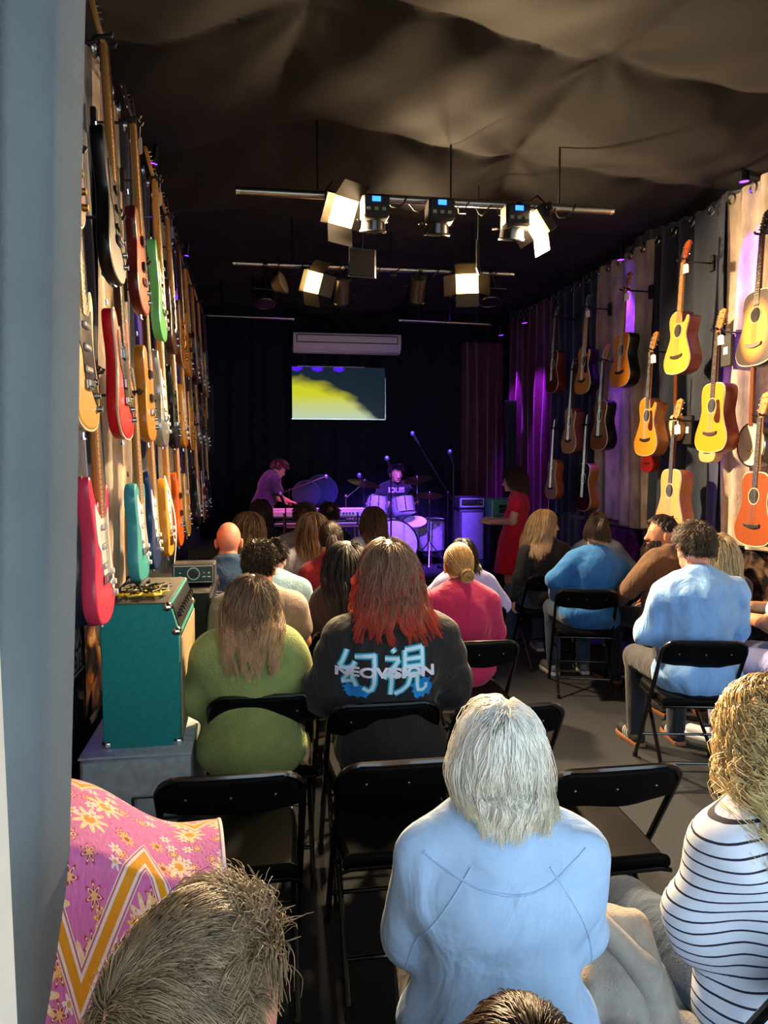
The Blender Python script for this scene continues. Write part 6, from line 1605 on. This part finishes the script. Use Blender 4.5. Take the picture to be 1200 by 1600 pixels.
MB().cyl((-kw * .36, -.17, hz), (kw * .36, -.17, hz), .014, n=8).build('crossbar', m_pipe, t)
person('keys', 'keyboard player in a dark navy t-shirt bending over the keys', 440, 737, 9.0, yaw=68, lean=.42, stand=True, z0=ZS, sit='band', skin='fair', head=(0, 28, 0), hair=H(kind='short', n=700, L=.06, rad=.0035, c0='#1a1310', c1='#33261f', vol=.16), top=dict(mat=c_navyT, sleeve='short', inf=.02, hem=.52), leg=c_darkdenim, shoe=sh_black,
       arms=((.22, .10, .76), (.14, .36, .64), (0, .95, -.3), (0, .3, 1)), vox=.018, curl=.35)
# dark blue round cases behind the keyboard
for px, py, Y, r, lab in ((478, 772, 9.75, .17, 'round dark blue drum case standing behind the keyboard'), (500, 768, 9.95, .21, 'larger round blue drum case behind the smaller one')):
    q = at_y(px, py, Y); t = thing('drum_case', lab, 'drum case', (q.x, Y, ZS)); zc = q.z - ZS
    m_case = M('blue_fibre_case', '#1a1c52', .6, var=.1)
    MB().cyl((0, -.1, zc), (0, .08, zc), r, n=32).build('shell', m_case, t); MB().cyl((0, -.13, zc), (0, -.09, zc), r * 1.03, n=32).build('lid', m_case, t); MB().torus((0, -.09, zc), r * 1.035, .006, (0, 1, 0), 32, 6).build('rim_band', M('grey_band', '#6a6c86', .5), t)
    MB().box((0, 0, (zc - r) / 2), (r * 1.2, .2, max(.02, zc - r)), bev=.01).build('support_box', m_tolex, t)
    MB().tube([(-.05, -.13, zc + r * .75), (-.05, -.15, zc + r * .85), (.05, -.15, zc + r * .85), (.05, -.13, zc + r * .75)], .007, 6).build('handle', m_blk, t)
# microphones
m_grill = M('mic_grille', '#7d86a8', .35, .7)
def mic_stand(label, x, y, z, hpole, tip=None, z0=ZS):
    t = thing('microphone_stand', label, 'microphone stand', (x, y, z0))
    MB().cyl((0, 0, .02), (0, 0, hpole), .010, .008, 8).build('pole', m_blackmetal, t); MB().cyl((0, 0, 0), (0, 0, .025), .13, .12, 20).build('base', m_blackmetal, t)
    top = Vector((0, 0, hpole))
    if tip: 
        e = Vector((tip[0] - x, tip[1] - y, tip[2] - z0)); d = (e - top).normalized(); MB().cyl(top - d * .25, e, .007, n=8).build('boom', m_blackmetal, t); MB().ball(top, .02, 8, 6).build('clutch', m_blackmetal, t); top = e
    else: d = Vector((-.35, -.25, .9)).normalized()
    m = MB().cyl(top, top + d * .13, .011, .018, 10).build('microphone', m_blackplastic, t); MB().ball(top + d * .155, (.027, .027, .03), 12, 8).build('grille', m_grill, m)
q = at_y(709, 712, 8.3); mic_stand('straight microphone stand in front of the amplifier stack', q.x, 8.3, 0, q.z - ZS - .1)
q = at_y(611, 722, 8.5); mic_stand('microphone stand in front of the bass drum', q.x, 8.5, 0, q.z - ZS - .1)
q = at_y(446, 778, 8.2); mic_stand('short microphone stand before the keyboard', q.x, 8.2, 0, q.z - ZS - .1)
a, b = at_y(700, 770, 8.9), at_y(655, 695, 8.9); mic_stand('tall boom microphone stand crossing behind the straight one', a.x, 8.9, 0, a.z - ZS, b)
a, b = at_y(462, 766, 8.95), at_y(490, 752, 8.95); mic_stand('boom microphone stand over the keyboard', a.x - .08, 8.95, 0, a.z - ZS, b)
a, b = at_y(568, 790, 8.75), at_y(566, 748, 8.75); mic_stand('small microphone stand between keyboard and drums', a.x, 8.75, 0, b.z - ZS - .1)
# amplifier stack and green head on the stage
a, b = at_y(714, 790, 9.0), at_y(752, 790, 9.0); w_ = b.x - a.x; zt = at_y(733, 795, 9.0).z - ZS
t = thing('speaker_cabinet', 'silver fronted speaker cabinet lit violet at the right of the stage', 'amplifier', ((a.x + b.x) / 2, 9.0, ZS))
MB().box((0, 0, zt / 2), (w_, .32, zt), bev=.015).build('cabinet', M('grey_tolex', '#3a3c48', .6), t); MB().box((0, -.162, zt * .55), (w_ * .86, .01, zt * .8), bev=.004).build('grille', M('silver_cloth', '#8f90a6', .7, bump=.5, bscale=700), t)
t = thing('amplifier', 'black amplifier head with a pale frame on the silver fronted cabinet', 'amplifier', ((a.x + b.x) / 2, 9.0, ZS + zt))
MB().box((0, 0, .08), (w_ * 1.05, .26, .15), bev=.01).build('case', m_tolex, t); MB().box((0, -.132, .08), (w_ * .98, .006, .11), bev=.002).build('face_plate', M('pale_face', '#8c8fa2', .4), t); MB().box((0, -.136, .085), (w_ * .86, .004, .07)).build('control_panel', m_panel, t); knob_row(t, [(-w_ * .35 + w_ * .14 * i, -.138, .085) for i in range(6)], (0, -1, 0), .012)
a, b = at_y(762, 810, 8.8), at_y(800, 778, 8.8); w_ = b.x - a.x
t = thing('amplifier', 'mint green amplifier head behind the person in the red dress', 'amplifier', ((a.x + b.x) / 2, 8.8, a.z))
m_mint = M('mint_tolex', '#4fa08a', .6); MB().box((0, 0, (b.z - a.z) / 2), (w_, .26, b.z - a.z), bev=.015).build('case', m_mint, t); MB().box((.02, -.133, (b.z - a.z) * .5), (w_ * .5, .006, (b.z - a.z) * .4), bev=.002).build('control_panel', m_panel, t); knob_row(t, [(-.04 + .04 * i, -.138, (b.z - a.z) * .5) for i in range(4)], (0, -1, 0), .012)
for x in (-w_ / 2 + .015, w_ / 2 - .015): MB().box((x, -.134, (b.z - a.z) / 2), (.012, .006, b.z - a.z - .03)).build('edge_trim', m_wht, t)
t = thing('speaker_cabinet', 'black speaker cabinet under the mint green amplifier head', 'amplifier', ((a.x + b.x) / 2, 8.8, ZS)); hz = a.z - ZS
MB().box((0, 0, hz / 2), (w_ * 1.1, .32, hz), bev=.015).build('cabinet', m_tolex, t); MB().box((0, -.163, hz * .5), (w_ * .98, .01, hz * .86), bev=.004).build('grille', MATS['black_grille'], t)

# person in the red dress
person('reddress', 'standing person in a short-sleeved red dress beside the stage', 803, 729, 7.75, yaw=-62, stand=True, sit='band', lean=.03, w=.98, skin='fair', head=(-8, 4, 0), hairtop=.03,
       hair=H(kind='curly', n=1500, L=.24, rad=.003, c0='#2c2019', c1='#5a4230', vol=.42, seg=10, clump=.4, wave=.010, wf=1.8, mess=.12), top=dict(mat=c_dress, name='dress', sleeve='cap', puff=1, inf=.012, dress=.52, collar='none', fold=.005, vox=.013), shoe=sh_black,
       arms=((.24, -.02, .74), (.15, .24, .72), (-.3, .95, .15), (.7, 0, .7)), vox=.015, curl=.25)

# ================================================================== foreground cloth
# pink floral blanket thrown over a chair back at the lower left
m_flo, g = blank('floral_quilt', .85)
tc = g.new('ShaderNodeTexCoord')
sp = g.new('ShaderNodeSeparateXYZ'); g.nt.links.new(tc.outputs['UV'], sp.inputs[0]); U, Vv = sp.outputs[0], sp.outputs[1]
nz = g.new('ShaderNodeTexNoise'); nz.inputs['Scale'].default_value = 55; g.nt.links.new(tc.outputs['UV'], nz.inputs['Vector'])
col = g.mix(nz.outputs[0], lin('#c0509a'), lin('#d884bc'))
def flowers(col, scale, petals, rad, c_pet, c_mid, seed, keep):
    mp = g.new('ShaderNodeMapping'); mp.inputs['Location'].default_value = (seed, seed * .37, 0); mp.inputs['Scale'].default_value = (scale * .8, scale * 1.9, 1); g.nt.links.new(tc.outputs['UV'], mp.inputs[0])
    vo = g.new('ShaderNodeTexVoronoi', voronoi_dimensions='2D'); vo.inputs['Scale'].default_value = 1; vo.inputs['Randomness'].default_value = .75; g.nt.links.new(mp.outputs[0], vo.inputs['Vector'])
    df = g.new('ShaderNodeVectorMath', operation='SUBTRACT'); g.nt.links.new(mp.outputs[0], df.inputs[0]); g.nt.links.new(vo.outputs['Position'], df.inputs[1])
    s2 = g.new('ShaderNodeSeparateXYZ'); g.nt.links.new(df.outputs[0], s2.inputs[0])
    an = g.math('ARCTAN2', s2.outputs[1], s2.outputs[0]); r = vo.outputs['Distance']
    sc_ = g.new('ShaderNodeSeparateColor'); g.nt.links.new(vo.outputs['Color'], sc_.inputs[0])
    pr = g.math('MULTIPLY', g.math('ADD', .72, g.math('MULTIPLY', .28, g.math('COSINE', g.math('MULTIPLY', an, petals)))), rad)
    on = g.math('MULTIPLY', g.math('LESS_THAN', r, pr), g.math('LESS_THAN', sc_.outputs[0], keep))
    vein = g.math('LESS_THAN', g.math('ABSOLUTE', g.math('SUBTRACT', r, g.math('MULTIPLY', pr, .72))), rad * .06)
    c1 = g.mix(vein, lin(c_pet), lin('#f0dcc8')); c2 = g.mix(g.math('LESS_THAN', r, rad * .30), c1, lin(c_mid))
    return g.mix(on, col, c2)
col = flowers(col, 9, 7, .34, '#a83a44', '#e8b070', 1.3, .55)
col = flowers(col, 5.2, 9, .40, '#ecc890', '#d8902a', 4.1, .7)
col = flowers(col, 12, 6, .33, '#e8d8e6', '#e0a040', 7.7, .5)
col = flowers(col, 8, 8, .30, '#d8902a', '#a84a2a', 11.2, .4)
def band(col, off, slope):
    q = g.math('FRACT', g.math('ADD', g.math('MULTIPLY', U, 1.6), off)); tri = g.math('ABSOLUTE', g.math('SUBTRACT', q, .5))
    d = g.math('ABSOLUTE', g.math('SUBTRACT', g.math('FRACT', g.math('ADD', g.math('MULTIPLY', Vv, 2.4), g.math('MULTIPLY', tri, slope))), .5))
    col = g.mix(g.math('LESS_THAN', d, .095), col, lin('#ecd8d8')); col = g.mix(g.math('LESS_THAN', g.math('ABSOLUTE', g.math('SUBTRACT', d, .078)), .008), col, lin('#b06a70'))
    return g.mix(g.math('LESS_THAN', d, .043), col, lin('#d89410'))
col = band(col, .15, 1.1)
g.nt.links.new(col, g.b.inputs['Base Color'])
bp = g.new('ShaderNodeBump'); bp.inputs['Strength'].default_value = .5; bp.inputs['Distance'].default_value = .004
n2 = g.new('ShaderNodeTexNoise'); n2.inputs['Scale'].default_value = 70; g.nt.links.new(tc.outputs['UV'], n2.inputs['Vector']); g.nt.links.new(n2.outputs[0], bp.inputs['Height']); g.nt.links.new(bp.outputs[0], g.b.inputs['Normal'])
# corners of the visible sheet, sloping down to the right and towards the camera
A_ = at_y(60, 1222, 1.38); B_ = at_y(340, 1292, 1.42); C_ = at_y(352, 1395, 1.18); D_ = at_y(60, 1330, 1.02)
def flo_fn(u, v):
    top = np.array(A_)[None] * (1 - u[:, None]) + np.array(B_)[None] * u[:, None]
    front = np.array(D_)[None] * (1 - u[:, None]) + np.array(C_)[None] * u[:, None]
    P = top.copy()
    f = np.clip(v / .45, 0, 1)[:, None]; P = top * (1 - f) + front * f
    drop = np.clip((v - .45) / .55, 0, 1)
    P[:, 2] -= drop * .50; P[:, 1] -= .10 * np.sin(drop * 1.5) 
    P[:, 2] += .018 * np.sin(u * 7) * (1 - v) + .012 * np.sin(v * 3.1 * 2) + .03 * np.sin(np.clip(v / .45, 0, 1) * np.pi) 
    P[:, 1] += .015 * np.sin(u * 11 + 1) * drop
    return P
t = thing('blanket', 'pink floral blanket with mustard zigzag bands at the lower left', 'blanket')
link('cloth', grid_mesh('cloth', 40, 50, flo_fn), m_flo, t)
link('underside', grid_mesh('under', 40, 50, lambda u, v: flo_fn(u, v) + np.array([0, .004, -.006])), M('blanket_lining', '#c07a9a', .9), t)
e = [flo_fn(np.array([1.0]), np.array([v]))[0] for v in np.linspace(0, 1, 20)]; MB().tube([tuple(p) for p in e], .004, 6).build('piping', M('blanket_piping', '#e8d4d8', .8), t)
e = [flo_fn(np.array([u]), np.array([0.0]))[0] for u in np.linspace(0, 1, 20)]; MB().tube([tuple(p) for p in e], .004, 6).build('piping', MATS['blanket_piping'], t)
bc = (A_ + B_ + C_ + D_) / 4
chair('black folding chair hidden under the pink floral blanket', bc.x - .06, bc.y + .08, 0)
# grey-beige coat bundled over the seat beside the white haired person
m_coat = M('oatmeal_wool', '#9d958b', .95, var=.12, vscale=25, bump=.5, bscale=260, sheen=.2)
q = at_y(975, 1500, 1.55)
t = thing('coat', 'oatmeal coloured coat bundled between the pale blue jacket and the striped top', 'coat', (q.x, 1.55, 0))
pr = []; zt = at_y(975, 1412, 1.58).z
for i in range(9):
    f = i / 8; x0 = -.10 + .20 * f; dx = (-.07 + .15 * f); r0 = .030 + .010 * math.sin(i * 2.4); y0 = .035 * math.sin(i * 1.9) - .02
    P = [(x0 * .30 + .02 * math.sin(i * 1.3), .05 + y0 * .5, zt - .045 - .03 * abs(f - .5)), (x0 * .75 + .015 * math.sin(i * 2.1), y0, zt - .15), (x0 + dx * .5, y0 - .045, zt - .29), (x0 + dx, y0 - .055, .46), (x0 + dx * 1.1, y0 - .03, .05)]
    for k in range(4): pr.append(('c', P[k], P[k + 1], r0 * (.95 + .12 * k), r0 * (1.05 + .12 * k)))
V, F = sdf_mesh_data(pr, .008, .012, [], wave_noise(5, .006, 15, 50, 6, (1, .3, 0))); link('drape', np_mesh('coat', V, F), m_coat, t)
V, F = sdf_mesh_data([('c', (-.06, .0, zt - .02), (.02, -.06, zt - .10), .026, .03), ('c', (.02, -.06, zt - .10), (.05, -.085, zt - .26), .03, .022)], .009, .02); link('collar', np_mesh('collar', V, F), m_coat, t)

# white side stripes and laces panel on the trainers of the person in the sky blue shirt
for so in [c for c in PEOPLE['skyshirt']['root'].children if c.name.startswith('shoe')]:
    V = np.empty(len(so.data.vertices) * 3, np.float32); so.data.vertices.foreach_get('co', V); V = V.reshape(-1, 3)
    c = V.mean(0); fl = [tuple(p.vertices) for p in so.data.polygons]; bt = BVHTree.FromPolygons([tuple(v) for v in V.tolist()], fl)
    for k in range(3):
        for sg in (-1, 1):
            P = []
            for f in np.linspace(0, 1, 6):
                h = bt.ray_cast(Vector((c[0] + sg * .3, c[1] - .035 + .028 * k + .022 * f, .032 + .045 * f)), Vector((-sg, 0, 0)))
                if h[0]: P.append(h[0] + h[1] * .0015)
            if len(P) > 2: MB().tube(P, .0042, 5).build('stripe', sh_white[0], so)
